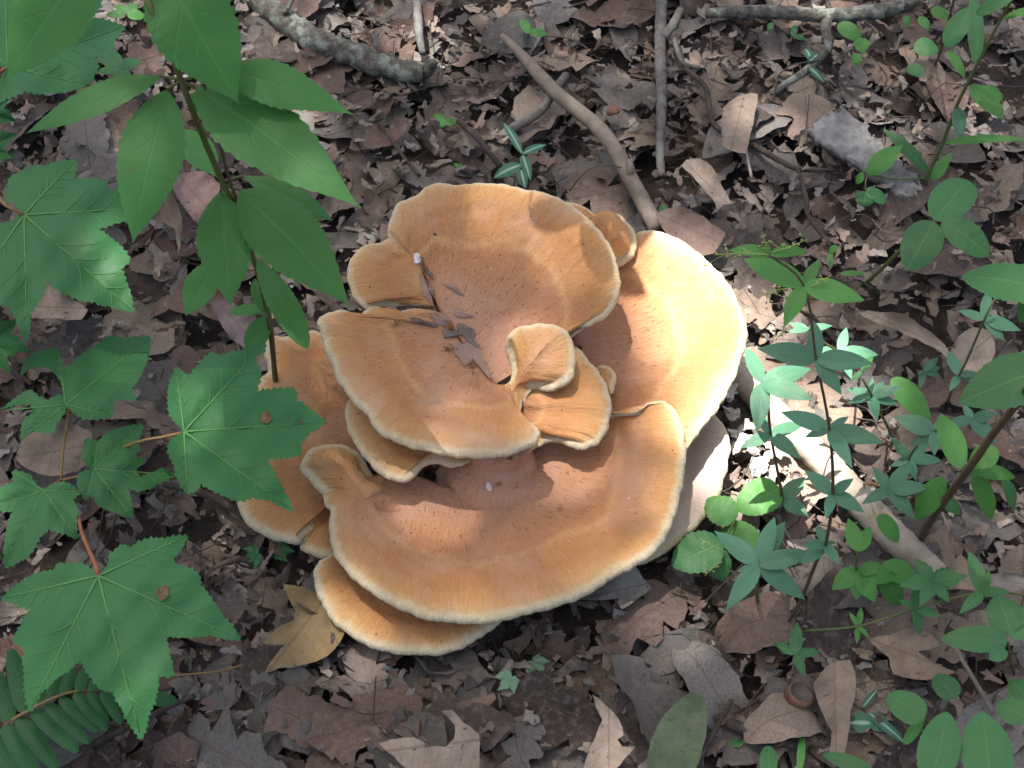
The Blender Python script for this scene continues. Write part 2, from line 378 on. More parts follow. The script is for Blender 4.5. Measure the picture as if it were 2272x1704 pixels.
# stem
sp = [base + np.array([0, .03, -.03]), base + np.array([0, .02, .02]), base + np.array([0.01, .01, .055])]
tb = tube('stem', sp, [.075, .062, .07], M_MUSH, mush, n=16, seg=40, rough=.05, seed=3)
def fill_uv2(o, dist=.09):
    me = o.data; l = me.uv_layers.new(name='UV2'); l.data.foreach_set('uv', [v for _ in me.loops for v in (.3, 0.)])
    u = me.uv_layers['UVMap']; a = np.empty(len(me.loops) * 2, np.float32); u.data.foreach_get('uv', a); a = a.reshape(-1, 2)
    a[:, 0] *= .15; a[:, 1] = dist + a[:, 1] * .3; u.data.foreach_set('uv', a.ravel())
fill_uv2(tb)
N0 = P(1100, 1035, .066)
nk = tube('stem', [np.array([N0[0] + .0005 * k, N0[1] + .0012 * k, z]) for k, z in enumerate((.044, .054, .060, .066, .076, .088, .100))], [.046, .038, .031, .0265, .0235, .0235, .026], M_MUSH, mush, n=30, seg=40, rough=.045, seed=5)
fill_uv2(nk, .11)
# lower tier
lobe(mush, Z('C', [(700, 990), (640, 1015), (580, 1040), (548, 1095), (545, 1170), (580, 1280), (630, 1370), (700, 1440), (800, 1510), (900, 1560), (1050, 1595), (1200, 1607), (1350, 1590), (1500, 1530), (1620, 1460), (1700, 1400), (1790, 1330)], [.058, .060, .059, .055, .055, .058]),
     Z('C', [(900, 1020), (1000, 1100), (1250, 1200), (1500, 1180)], [.045, .042, .045]), seed=21, pw=2.2, th=.0095)
lobe(mush, Z('D', [(1500, 100), (1600, 120), (1660, 160), (1710, 225), (1742, 300), (1755, 360), (1742, 480), (1712, 600), (1680, 700), (1630, 800), (1560, 880), (1480, 950), (1380, 1030), (1270, 1110), (1150, 1170), (1000, 1200)], [.062, .060, .052, .050]),
     Z('D', [(1150, 300), (1100, 500), (1050, 700), (900, 850)], .036), seed=22, pw=1.5, th=.009, mat=M_MUSHP, label='pale pinkish grey cap low on the sunlit side')
lobe(mush, [('A', 760, 1090, .070)] + Z('A', [(700, 1105), (640, 1130), (600, 1122), (540, 1130), (440, 1160), (330, 1150), (275, 1185), (255, 1235), (268, 1300), (290, 1400), (235, 1440), (200, 1540)], [.076, .074, .068]) +
     Z('C', [(180, 130), (150, 300), (110, 480), (60, 620), (85, 730), (120, 790), (200, 850), (300, 895), (400, 917), (450, 918)], [.066, .058, .055]) + Z('C', [(480, 880), (540, 840), (590, 790), (630, 750)], [.052, .050, .046, .043]),
     Z('C', [(830, -60), (870, 200), (850, 350), (800, 480), (720, 640), (640, 740)], [.066, .060, .056, .050, .042]), seed=23, pw=1.4, th=.010, N=190)
lobe(mush, Z('C', [(430, 850), (455, 900), (462, 950), (530, 988), (600, 1010), (690, 1022), (790, 1030)], [.046, .050, .05]), Z('C', [(600, 740), (680, 760), (800, 800)], .042), seed=24, pw=1.3, th=.010)
# right cap in the sun
lobe(mush, Z('B', [(1010, 640), (1060, 560), (1100, 490), (1130, 455), (1165, 440), (1230, 438), (1310, 455), (1400, 490), (1480, 540), (1560, 600), (1640, 675), (1700, 740), (1745, 810), (1800, 900), (1842, 985), (1866, 1080), (1872, 1160), (1855, 1240), (1822, 1330), (1790, 1420), (1740, 1520), (1690, 1620)], [.098, .112, .112, .105, .10]) +
     Z('D', [(1640, 150), (1560, 250), (1500, 330), (1440, 405), (1350, 480)], [.099, .094, .086]),
     Z('B', [(760, 900), (700, 1080), (700, 1250), (760, 1420), (840, 1560), (880, 1680)], [.078, .072, .070, .070]), seed=25, pw=1.5, th=.0085, N=200)
lobe(mush, Z('B', [(840, 1400), (850, 1352), (900, 1354), (950, 1385), (977, 1430), (962, 1500), (940, 1560)], .088), Z('B', [(780, 1480), (850, 1560)], .080), seed=26, th=.007, N=60, Mr=16)
# small lobes behind the upper rosette
lobe(mush, Z('B', [(470, 300), (540, 235), (600, 212), (680, 213), (760, 245), (825, 285), (860, 350)], [.122, .126, .120]), Z('B', [(600, 400), (760, 420)], .122), seed=27, th=.007, lip=.01, ridge=.0003, bulge=.003, N=80, Mr=22)
lobe(mush, Z('B', [(790, 360), (820, 300), (880, 266), (940, 260), (1000, 280), (1060, 330), (1102, 390), (1121, 450), (1117, 510), (1092, 560), (1042, 596), (990, 630), (930, 650)], [.118, .124, .122, .112]), Z('B', [(800, 450), (860, 500), (900, 600)], .120), seed=28, th=.008, lip=.014, N=90, Mr=30, bulge=.006, ridge=.0003)
# big front cap
lobe(mush, Z('C', [(560, 560), (610, 610), (592, 650), (610, 700), (642, 735), (634, 800), (640, 900), (680, 1010), (750, 1100), (850, 1190), (1000, 1290), (1150, 1355), (1300, 1395), (1520, 1410)], [.074, .080, .085, .088, .088]) +
     Z('D', [(100, 1558), (250, 1530), (450, 1480), (650, 1420), (850, 1330), (1000, 1235), (1180, 1140), (1300, 1020), (1345, 920), (1390, 800), (1420, 650), (1443, 500), (1448, 400), (1443, 300), (1422, 220), (1392, 140), (1352, 90), (1300, 62), (1230, 70), (1160, 105), (1100, 140), (1030, 150), (940, 140)], [.088, .092, .096, .099, .100, .094]),
     Z('C', [(900, 540), (1150, 530), (1350, 600), (1550, 640), (1720, 620)], [.070, .066, .062, .060, .060]) + Z('D', [(420, 430), (520, 300), (640, 190)], [.062, .068, .078]), seed=29, pw=1.5, th=.010, N=300, Mr=90, thin=1.6, pits=[(W('C', 990, 697, .076), .0052, .005)])
lobe(mush, Z('C', [(700, 660), (640, 625), (600, 612), (545, 572), (500, 512), (460, 462), (465, 412), (520, 350), (600, 318), (680, 315), (760, 335), (822, 380), (862, 450), (895, 492), (950, 540), (1010, 580)], [.078, .082, .084, .080, .072]), PAL('C', [(860, 690), (780, 570), (710, 490), (640, 440)], [.0745, .083, .087, .087]), merge=True, seed=30, th=.010, lip=.006, pw=1.0, N=140, Mr=30, bulge=.001, ridge=.0003)
# middle tier
lobe(mush, Z('C', [(800, 40), (760, 58), (736, 110), (745, 200), (780, 290), (830, 370), (880, 430), (940, 490), (1010, 530), (1080, 537), (1150, 510), (1200, 460), (1250, 425), (1310, 428), (1370, 448), (1430, 450), (1500, 440)], [.098, .104, .104, .098, .090]), Z('C', [(1100, 60), (1250, 200), (1400, 300), (1560, 380)], [.098, .092, .090, .084]), seed=31, th=.008, pw=1.3, N=130)
lobe(mush, Z('B', [(520, 1180), (620, 1200), (700, 1228), (760, 1280), (830, 1360), (890, 1450), (925, 1540), (941, 1640)], [.106, .114, .113]) + Z('D', [(930, 200), (900, 270), (852, 345), (830, 357), (770, 383), (720, 380), (650, 355), (600, 330), (550, 320), (500, 330), (460, 360), (420, 390), (385, 445)], [.109, .104, .096, .082]),
     Z('B', [(380, 1450), (350, 1560), (330, 1640)], .100) + Z('D', [(330, 150), (310, 250), (300, 380)], [.096, .092, .080]), seed=32, th=.007, pw=1.3, N=150)
# upper rosette
lobe(mush, Z('A', [(1200, 955), (1100, 946), (1022, 942), (960, 972), (880, 900), (836, 800), (830, 700), (870, 610), (950, 545), (1050, 525), (1110, 500), (1190, 520)], [.116, .124, .130, .138, .140, .140, .138]), Z('A', [(1420, 970), (1390, 860), (1340, 740), (1290, 640)], [.118, .122, .126, .130]), seed=33, th=.006, N=120, lip=.003)
lobe(mush, Z('A', [(1270, 615), (1215, 598), (1165, 560), (1128, 510), (1106, 470), (1096, 440), (1120, 370), (1160, 260), (1230, 218), (1290, 200), (1345, 150), (1440, 112), (1600, 118), (1750, 108), (1900, 118)], [.132, .142, .150, .158, .164]) +
     Z('B', [(330, 140), (500, 185), (640, 245), (760, 325), (850, 420), (922, 520), (967, 620), (995, 730), (999, 830), (972, 920), (912, 1002), (822, 1062), (740, 1087), (690, 1080), (640, 1060), (590, 1037), (530, 1040), (480, 1062), (430, 1090)], [.166, .162, .152, .142, .132, .124, .114]),
     Z('A', [(1330, 680), (1400, 850), (1480, 1020), (1640, 1240), (1780, 1430), (1850, 1492)], [.124, .119, .116, .110, .105, .104]) + Z('B', [(170, 1480), (210, 1400), (250, 1300)], [.104, .105, .107]), seed=34, th=.0065, pw=1.35, N=260, Mr=60)
lobe(mush, Z('A', [(1400, 985), (1290, 975), (1180, 985), (1115, 1000), (1075, 975), (1030, 943), (970, 955), (905, 1008), (850, 990), (800, 970), (740, 980), (660, 1005), (630, 1040), (640, 1110), (670, 1210), (710, 1310), (750, 1410), (800, 1500), (870, 1590)], [.118, .124, .130, .134, .136, .136]) +
     Z('C', [(830, 90), (900, 190), (960, 250), (1060, 300), (1200, 350), (1350, 375), (1560, 388)], [.134, .132, .130]) + Z('D', [(200, 415), (300, 395), (400, 360), (440, 320), (450, 280), (432, 240), (400, 212), (360, 193), (315, 192), (285, 195), (305, 160), (325, 120), (335, 60)], [.130, .128, .126, .122, .112, .108]),
     Z('A', [(1440, 1010), (1540, 1130), (1660, 1290), (1780, 1450)], [.117, .113, .108, .104]) + Z('B', [(150, 1500), (230, 1510), (290, 1540)], [.1035, .104, .105]), seed=35, th=.0085, pw=1.3, N=260, Mr=60)
lobe(mush, Z('B', [(180, 1530), (240, 1470), (262, 1420), (262, 1330), (226, 1230), (235, 1160), (290, 1100), (370, 1071), (480, 1066), (580, 1085), (650, 1130), (682, 1210), (696, 1310), (690, 1400), (642, 1465), (560, 1505), (480, 1507), (430, 1495), (380, 1540), (345, 1610)], [.104, .112, .132, .142, .142, .136, .128, .112, .104]),
     PAL('B', [(265, 1575), (320, 1470), (395, 1370), (465, 1280)], [.1055, .115, .126, .134]), merge=True, seed=36, th=.009, pw=1.1, N=160, Mr=30, lip=.004, thin=1.3, ridge=.0003)

# ------------------------------------------------------------------ leaves
def blade_geo(b, t, hw, bend=.08, fold=.12, roll=0., pk=.42, c=1.9, teeth=0, amp=.05, rows=26, cols=7, hint=None, side_bend=0., seed=0, tw=0.):
    b = np.array(b); t = np.array(t); a = t - b; L = np.linalg.norm(a); a = a / L
    if hint is None: hint = nrm(.62 * np.array([0, 0, 1.]) + .38 * nrm(CAM - b))
    s = nrm(np.cross(hint, a)); n = np.cross(a, s)
    if roll: s, n = s * math.cos(roll) + n * math.sin(roll), n * math.cos(roll) - s * math.sin(roll)
    x = np.linspace(0, 1, rows); aa, bb = pk * c, (1 - pk) * c
    w = (x ** aa) * ((1 - x) ** bb); w = w / w.max() * hw; w = np.maximum(w, hw * .015)
    r = np.random.default_rng(seed); ph = r.uniform(0, 6.28, 4)
    V = []; UVs = []
    for i in range(rows):
        wi = w[i]
        if teeth:
            fr = (x[i] * teeth) % 1.0; wi = wi * (1 + amp * (fr - .5))
        c0 = b + a * L * x[i] + n * L * bend * 4 * x[i] * (1 - x[i]) + s * L * side_bend * 4 * x[i] * (1 - x[i])
        ta = tw * (x[i] - .3)
        s2 = s * math.cos(ta) + n * math.sin(ta); n2 = n * math.cos(ta) - s * math.sin(ta)
        for j in range(cols):
            y = -1 + 2 * j / (cols - 1)
            q = wi * (fold * abs(y) - .12 * y * y) + .035 * wi * math.sin(x[i] * 16 + ph[0] - abs(y) * 2.5) * abs(y) + .05 * wi * math.sin(x[i] * 6 + ph[1] + y * 2)
            V.append(c0 + s2 * wi * y + n2 * q); UVs.append((x[i], y))
    F = [(i * cols + j, (i + 1) * cols + j, (i + 1) * cols + j + 1, i * cols + j + 1) for i in range(rows - 1) for j in range(cols - 1)]
    return np.array(V), F, np.array(UVs)
SEED = [100]
def gleaf(parent, crop, b, t, hw, zb, zt, mat, name='leaf', **kw):
    """green leaf: base and tip at crop positions with heights, half width in crop pixels"""
    SEED[0] += 1; B = W(crop, b[0], b[1], zb); T = W(crop, t[0], t[1], zt)
    h = hw * CROPS[crop][2] * KPX * ((B + T) / 2 - CAM) @ FWD
    v, f, uv = blade_geo(B, T, h, seed=SEED[0], **kw)
    return mesh(name, v, f, mat, parent, uv)

# oak-like dead leaf templates (flat coordinates: length 1 along x)
def dead_template(kind, seed):
    r = np.random.default_rng(seed); rows, cols = 30, 7
    x = np.linspace(0, 1, rows)
    if kind == 'oak':
        k = r.integers(3, 5); env = .30 * np.sin(np.pi * np.clip(x, 0, 1) ** .75) ** .8 * (.6 + .6 * x)
        w = env * (.38 + .62 * np.abs(np.sin(np.pi * (k * x + r.uniform(0, .3)))) ** .8); shift = .35
    elif kind == 'pointed':
        k = r.integers(3, 5); env = .34 * np.sin(np.pi * x ** .8) ** .7
        saw = np.abs(((k * x + .2) % 1) - .45) * 2; w = env * (.25 + .75 * (1 - saw) ** 1.1); shift = .55
    elif kind == 'oval':
        w = .21 * np.sin(np.pi * x ** .85) ** .8 * (1 + .05 * ((x * 11) % 1 - .5)); shift = .15
    else:
        w = (.26 + .10 * wave(x * 3, x * 0, seed, 1.)) * np.clip(np.minimum(x, 1 - x) * 9, .12, 1); shift = 0
    w = np.maximum(w, .006)
    side = [w * (1 + .22 * wave(x * 2.6, x * 0, seed + q, 1.)) for q in (1, 2)]
    if kind != 'oval':
        for q in (0, 1): side[q] = np.maximum(side[q] * (1 + .16 * r.uniform(-1, 1, rows)), .006)
    Xs = np.empty((rows, cols)); Y = np.empty((rows, cols)); Yn = np.empty((rows, cols))
    for j in range(cols):
        y = -1 + 2 * j / (cols - 1); ww = side[0] if y < 0 else side[1]
        Y[:, j] = y * ww; Xs[:, j] = x + shift * (np.abs(y) ** 1.5) * (ww - .05); Yn[:, j] = y
    Zz = .034 * wave(Xs * 2.4, Y * 2.4, seed + 7, 1., 6) + .016 * np.sin(x * 25)[:, None] * np.abs(Yn) ** 2 * r.uniform(.2, 1)
    Zz += r.uniform(-.05, .25) * np.abs(Y) * .6
    # roll about a random axis: curled dry leaf
    k1 = r.uniform(-1.6, 1.6) if r.random() < .75 else r.uniform(-3.2, 3.2); k2 = r.uniform(-1.6, 2.8) if r.random() < .7 else r.uniform(3, 6)
    X2 = Xs - .5
    A = Y * k2; R2 = 1 / (k2 if abs(k2) > .05 else .05); Y2 = R2 * np.sin(A); Z2 = R2 * (1 - np.cos(A)) + Zz * np.cos(A)
    A = X2 * k1; R1 = 1 / (k1 if abs(k1) > .05 else .05); X3 = (R1 - Z2) * np.sin(A); Z3 = R1 - (R1 - Z2) * np.cos(A)
    tw = r.uniform(-.6, .6) * X2; Y4 = Y2 * np.cos(tw) - Z3 * np.sin(tw); Z4 = Y2 * np.sin(tw) + Z3 * np.cos(tw)
    V = np.stack([X3, Y4, Z4], -1).reshape(-1, 3); V[:, 2] -= np.percentile(V[:, 2], 30)
    F = [(i * cols + j, (i + 1) * cols + j, (i + 1) * cols + j + 1, i * cols + j + 1) for i in range(rows - 1) for j in range(cols - 1)]
    UVs = np.stack([np.repeat(x, cols), Yn.ravel()], 1)
    if kind != 'scrap':   # stalk
        n0 = len(V); b0 = V[cols // 2]; d = nrm(b0 - V[3 * cols + cols // 2]); lat = np.array([-d[1], d[0], 0]) * .007; L = r.uniform(.08, .2)
        V = np.vstack([V, [b0 - lat, b0 + lat, b0 + d * L + lat * .8, b0 + d * L - lat * .8]])
        F.append((n0, n0 + 1, n0 + 2, n0 + 3)); UVs = np.vstack([UVs, [(0, 0)] * 4])
    return V, F, UVs
KINDS = ['oak', 'pointed', 'oval', 'scrap']
TEMPL = {k: [dead_template(k, 31 * i + 7 * KINDS.index(k) + 3) for i in range(9)] for k in KINDS}
def small_template(seed):   # crumbled bit
    r = np.random.default_rng(seed); m = r.integers(11, 16); an = np.linspace(0, 6.28, m, endpoint=False) + r.uniform(-.15, .15, m); rad = (.4 + .12 * np.sin(an * 2 + r.uniform(0, 6)) + .08 * np.sin(an * 3 + r.uniform(0, 6))) * r.uniform(.62, 1.25, m)
    V = [[0, 0, .06]] + [[math.cos(a) * q * 1.3, math.sin(a) * q * .8, q * (.35 * math.sin(a + r.uniform(0, 6)) * .6 + r.uniform(-.1, .25))] for a, q in zip(an, rad)]
    return np.array(V), [(0, i + 1, (i + 1) % m + 1) for i in range(m)], np.array([[.3, .5]] * (m + 1))
CRUMB = [small_template(900 + i) for i in range(16)]
def rotm(yaw, tx, ty):
    return np.array((Matrix.Rotation(tx, 3, 'X') @ Matrix.Rotation(ty, 3, 'Y') @ Matrix.Rotation(yaw, 3, 'Z')))

# uncountable litter: one object
def build_litter():
    VV = []; FF = []; UU = []; TT = []; off = 0
    def add(tp, p, s, R, tint):
        nonlocal off
        V, F, U = tp
        if (p[0] / .20) ** 2 + (p[1] / .20) ** 2 < 1: p = p - np.array([0, 0, .009])
        VV.append((V * s) @ R.T + p); FF.extend([tuple(i + off for i in q) for q in F]); UU.append(U); TT.append(np.full(len(V), tint)); off += len(V)
    def spot():
        while True:
            x, y = RNG.uniform(-.95, .95), RNG.uniform(-.62, .95)
            return x, y
    for i in range(2600):
        x, y = spot(); k = KINDS[RNG.choice(4, p=[.3, .22, .18, .3])]; tp = TEMPL[k][RNG.integers(9)]
        s = RNG.uniform(.035, .085); z = gz(x, y) + RNG.uniform(-.004, .016)
        add(tp, np.array([x, y, z]), s, rotm(RNG.uniform(0, 6.28), RNG.normal(0, .24), RNG.normal(0, .24)), RNG.random())
    for i in range(9500):
        x, y = spot(); tp = CRUMB[RNG.integers(16)]; s = RNG.uniform(.006, .026); z = gz(x, y) + RNG.uniform(.004, .024)
        add(tp, np.array([x, y, z]), s, rotm(RNG.uniform(0, 6.28), RNG.normal(0, .35), RNG.normal(0, .35)), RNG.random())
    for i in range(15000):
        x, y = spot(); tp = CRUMB[RNG.integers(16)]; s = RNG.uniform(.003, .015) if i % 3 else RNG.uniform(.002, .007); z = gz(x, y) + RNG.uniform(.016, .034)
        add(tp, np.array([x, y, z]), s, rotm(RNG.uniform(0, 6.28), RNG.normal(0, .4), RNG.normal(0, .4)), RNG.random())
    o = mesh('leaf_litter', np.concatenate(VV), FF, M_LITTER, None, np.concatenate(UU), org=np.zeros(3), tint=np.concatenate(TT))
    setm(o, 'crumbled brown leaf litter covering the forest floor', 'leaf litter', kind='stuff')
    # fine stalks and fibres
    VV = []; FF = []; UU = []; off = 0
    for i in range(2600):
        x, y = spot(); L = RNG.uniform(.015, .07); a = RNG.uniform(0, 6.28); z = gz(x, y) + RNG.uniform(.012, .034); d = np.array([math.cos(a), math.sin(a), RNG.normal(0, .12)])
        sd = np.array([-d[1], d[0], 0]) * RNG.normal(0, .25) * L; p = np.array([x, y, z]); r_ = RNG.uniform(.00025, .001)
        v, f, u = tube_geo([p, p + d * L * .5 + sd, p + d * L], [r_, r_ * .7], n=6, seg=4, cap=False)
        VV.append(v); FF.extend([tuple(q + off for q in t) for t in f]); UU.append(u); off += len(v)
    o = mesh('litter_fibres', np.concatenate(VV), FF, M_DARKTW, None, np.concatenate(UU), org=np.zeros(3))
    setm(o, 'thin brown leaf stalks and fibres scattered through the litter', 'fibres', kind='stuff')
build_litter()

# countable fallen leaves
KN = {'oak': '%s round-lobed oak leaf', 'pointed': '%s oak leaf with pointed lobes', 'oval': '%s narrow oval fallen leaf', 'scrap': '%s torn scrap of dead leaf'}
CN = {'grey': 'grey-brown', 'red': 'reddish-brown', 'tan': 'pale tan', 'dark': 'dark brown'}
SHORT = {(k, m): KN[k] % CN[m] for k in KN for m in CN}
LAND = [(W(c, x, y, .02), l) for c, x, y, l in (('1', 1900, 230, 'beside the thick lichened branch'), ('4', 1330, 560, 'beside the bare stick'), ('4', 1985, 500, 'beside the straight slim twig'),
    ('5', 800, 90, 'by the long horizontal branch'), ('5', 1250, 950, 'beside the bark slab'), ('6', 700, 1450, 'by the pale peeled branch in the sun'), ('7', 1250, 620, 'by the shaded end of the peeled branch'),
    ('7', 708, 1312, 'near the open acorn cup'), ('3', 600, 700, 'under the largest maple leaf'), ('3', 200, 1500, 'under the fern'), ('2', 1100, 250, 'below the tall weed'), ('2', 300, 900, 'under the eaten maple leaf'),
    ('1', 300, 900, 'under the shaded maple leaves'), ('1', 1000, 300, 'behind the tall weed stem'), ('6', 1500, 250, 'below the trefoil leaf'), ('6', 1600, 800, 'near the curled tan leaf'), ('8', 1300, 600, 'in front of the wide front cap'),
    ('3', 1700, 900, 'beside the ochre leaf with holes'), ('8', 800, 1300, 'around the big forked tan oak leaf'), ('7', 130, 1500, 'around the fading green leaf'), ('4', 400, 800, 'in the dark hollow behind the mushroom'), ('5', 500, 400, 'under the drooping side twig'),
    ('7', 1300, 1450, 'near the striped wintergreen'), ('7', 1650, 1150, 'under the broad toothed weed leaves'), ('5', 2000, 400, 'below the slender arching weed'), ('3', 1300, 300, 'beside the small dark maple seedling'), ('7', 250, 1000, 'in front of the round-leaved seedlings'), ('7', 900, 900, 'under the trailing bedstraw'))]
DME = {}
def dead_mesh(k, i, m):
    if (k, i, m) not in DME:
        V, F, U = TEMPL[k][i]; o = mesh('fallen_leaf', V, F, M_DEAD[m], None, U, org=np.zeros(3)); DME[k, i, m] = o.data
        bpy.data.objects.remove(o)
    return DME[k, i, m]
def place_dead(k, i, m, p, s, yaw, tx, ty):
    o = bpy.data.objects.new('fallen_leaf', dead_mesh(k, i, m)); COL.objects.link(o)
    o.location = p; o.scale = (s, s, s); o.rotation_euler = Matrix(rotm(yaw, tx, ty).tolist()).to_euler()
    l = min(LAND, key=lambda q: (q[0][0] - p[0]) ** 2 + (q[0][1] - p[1]) ** 2)[1]; lb = SHORT[k, m] + ' ' + l
    setm(o, lb, 'leaf', lb.replace('leaf', 'leaves', 1).replace('scrap', 'scraps', 1))
cnt = 0
while cnt < 285:
    U, Vv = RNG.uniform(-60, 2330), RNG.uniform(-60, 1760); p = P(U, Vv, .02)
    if ((p[0] - .0) / .21) ** 2 + ((p[1] - .0) / .21) ** 2 < 1: continue
    k = KINDS[RNG.choice(4, p=[.36, .24, .16, .24])]; m = ['grey', 'red', 'tan', 'dark'][RNG.choice(4, p=[.46, .24, .14, .16])]
    if Vv > 1250 and U < 1500 and m == 'tan': m = 'grey'
    s = RNG.uniform(.06, .115) * (.75 if k == 'scrap' else 1)
    z = gz(p[0], p[1]) + RNG.uniform(.014, .026)
    place_dead(k, int(RNG.integers(9)), m, (p[0], p[1], z), s, RNG.uniform(0, 6.28), RNG.normal(0, .16), RNG.normal(0, .16)); cnt += 1

# polygon leaves (maples and single fallen leaves traced as flat shapes, then curved)
def poly_leaf(name, parent, c, ctr, outl, zc, mat, slope=(0, 0), droop=.0, teeth=0., step=14, rings=9, arch=.003, seed=1, wob=.002, vein_fold=.0):
    """outl: list of (x, y, kind) with kind T tip, S sinus, '' between, in crop pixels around the vein centre ctr"""
    C0 = np.array(px(c, *ctr)); pts = [(np.array(px(c, q[0], q[1])), q[2] if len(q) > 2 else '') for q in outl]
    n = len(pts); key = [None] * n; lobe_i = 0
    kk = []   # vein coordinate at tips and sinuses
    cnt_t = 0
    for i, (p, k) in enumerate(pts):
        if k == 'T': key[i] = cnt_t; cnt_t += 1
        elif k == 'S': key[i] = cnt_t - .5
    out = []; co = []
    known = [i for i in range(n) if key[i] is not None]
    kx = np.interp(np.arange(n), known, [key[i] for i in known])
    rnd = np.random.default_rng(seed)
    for i in range(n - 1):
        a, b = pts[i][0], pts[i + 1][0]; d = b - a; L = np.linalg.norm(d)
        if L < 1e-6: continue
        nn = np.array([d[1], -d[0]]) / L
        if nn @ ((a + b) / 2 - C0) < 0: nn = -nn
        m = max(2, int(round(L / step))) if teeth else max(2, int(L / step))
        fwd = 1 if kx[i + 1] % 1 == 0 or abs(kx[i + 1] - round(kx[i + 1])) < abs(kx[i] - round(kx[i])) else -1
        for q in range(m):
            t = q / m
            out.append(a + d * t + nn * (L * .05 * math.sin(math.pi * t))); co.append(kx[i] + (kx[i + 1] - kx[i]) * t)
            if teeth:
                tt = t + (.72 if fwd > 0 else .28) / m
                out.append(a + d * tt + nn * (teeth * rnd.uniform(.5, 1.3) + L * .05 * math.sin(math.pi * tt))); co.append(kx[i] + (kx[i + 1] - kx[i]) * tt)
    out.append(pts[-1][0]); co.append(kx[-1]); O = np.array(out); co = np.array(co); m = len(O)
    rmax = np.linalg.norm(O - C0, axis=1).max(); lobed = name == 'leaf'
    tips = [p for p, k in pts if k == 'T']
    gs = max(rmax / 20, 5.0); lo = O.min(0); hi = O.max(0); I2 = []
    jr = np.random.default_rng(seed + 50)
    for gx_ in np.arange(lo[0] + gs / 2, hi[0], gs):
        for gy_ in np.arange(lo[1] + gs / 2, hi[1], gs):
            q = np.array([gx_, gy_]) + jr.uniform(-.2, .2, 2) * gs
            if np.min(np.linalg.norm(O - q, axis=1)) > gs * .45: I2.append(q)
    if lobed:
        I2 = [q for q in I2 if min(np.linalg.norm((q - C0) - (t_ - C0) * np.clip((q - C0) @ (t_ - C0) / ((t_ - C0) @ (t_ - C0)), 0, 1)) for t_ in tips) > gs * .4]
        for t_ in tips: I2 += [C0 + (t_ - C0) * f_ for f_ in np.linspace(.03, .95, int(np.linalg.norm(t_ - C0) / gs * 1.6) + 2)]
        I2.append(C0)
    if np.linalg.norm(O[0] - O[-1]) < 1e-6: O = O[:-1]
    m = len(O); allp = [Vector(q) for q in O] + [Vector(q) for q in I2]
    rv, re, rf, *_r = delaunay_2d_cdt(allp, [(k, (k + 1) % m) for k in range(m)], [], 1, 1e-4)
    Q = np.array([tuple(v) for v in rv])
    if not lobed:
        E_ = O - O.mean(0); ev, ew = np.linalg.eigh(E_.T @ E_); ax = ew[:, 1]; la = E_ @ ax; lx = E_ @ ew[:, 0]; hwid = np.abs(lx).max()
    def zf(q):
        e = q - C0; r_ = np.linalg.norm(e) / rmax
        z = zc + slope[0] * e[0] + slope[1] * e[1] - droop * r_ * r_ + wob * math.sin(e[0] * .021 + seed) * math.cos(e[1] * .018 + seed * 2) + wob * .5 * math.sin(e[0] * .06 + e[1] * .05 + seed)
        if lobed:
            dm = min(np.linalg.norm(e - (t_ - C0) * np.clip(e @ (t_ - C0) / ((t_ - C0) @ (t_ - C0)), 0, 1)) for t_ in tips) / rmax
            z += arch * 1.6 * (1 - math.exp(-(dm / .10)))
        else:
            b_ = (q - O.mean(0)) @ ew[:, 0] / hwid; z += arch * 1.5 * b_ * b_ + .6 * arch * math.sin(((q - O.mean(0)) @ ax) / rmax * 7 + seed) * abs(b_)
        return z
    V = [P(q[0], q[1], zf(q)) for q in Q]
    UVs = [(.5, .5)] * len(V) if lobed else [(((q - O.mean(0)) @ ax - la.min()) / (la.max() - la.min()), ((q - O.mean(0)) @ ew[:, 0]) / hwid) for q in Q]
    o = mesh(name, V, [f for f in rf], mat, parent, UVs)
    bm = bmesh.new(); bm.from_mesh(o.data); bmesh.ops.recalc_face_normals(bm, faces=bm.faces)
    if sum(f.normal.z for f in bm.faces) < 0: bmesh.ops.reverse_faces(bm, faces=bm.faces)
    bm.to_mesh(o.data); bm.free()
    if lobed and rmax > 60:   # raised veins, a sub-part of the leaf
        VV = []; FF = []; off = 0
        def vt(a, b, bow, r0, r1):
            nonlocal off
            d = b - a; nn = np.array([-d[1], d[0]]); pp = []
            for t in np.linspace(0, 1, 9):
                q = a + d * t + nn * bow * math.sin(math.pi * t); w_ = P(q[0], q[1], zf(q)); pp.append(w_ + np.array([0, 0, r0 * .3 + .0002]))
            v, f, _ = tube_geo(pp, [r0, r1], n=9, seg=5, smooth=False); VV.append(v); FF.extend([tuple(i + off for i in t) for t in f]); off += len(v)
        def inside(q, k=.0):
            c_ = False
            for a, b in zip(O, np.roll(O, -1, 0)):
                if (a[1] > q[1]) != (b[1] > q[1]) and q[0] < (b[0] - a[0]) * (q[1] - a[1]) / (b[1] - a[1]) + a[0]: c_ = not c_
            return c_
        sc_v = min(1.0, rmax / 330)
        for t_ in tips:
            vt(C0, C0 + (t_ - C0) * .97, 0., .0009 * sc_v, .0003)
            d = t_ - C0; L = np.linalg.norm(d); d = d / L
            for k in range(4):
                for sd in (-1, 1):
                    a = C0 + d * L * (.30 + .15 * k + .04 * (sd > 0)); an = .75 * sd; dd = np.array([d[0] * math.cos(an) - d[1] * math.sin(an), d[0] * math.sin(an) + d[1] * math.cos(an)])
                    ln = L * (.30 - .05 * k)
                    while ln > 6 and not inside(a + dd * ln): ln *= .85
                    if ln > 8: vt(a, a + dd * ln * .95, -.05 * sd, .00034 * sc_v, .00015)
        mesh('veins', np.concatenate(VV), FF, M_VEIN, o)
    return o
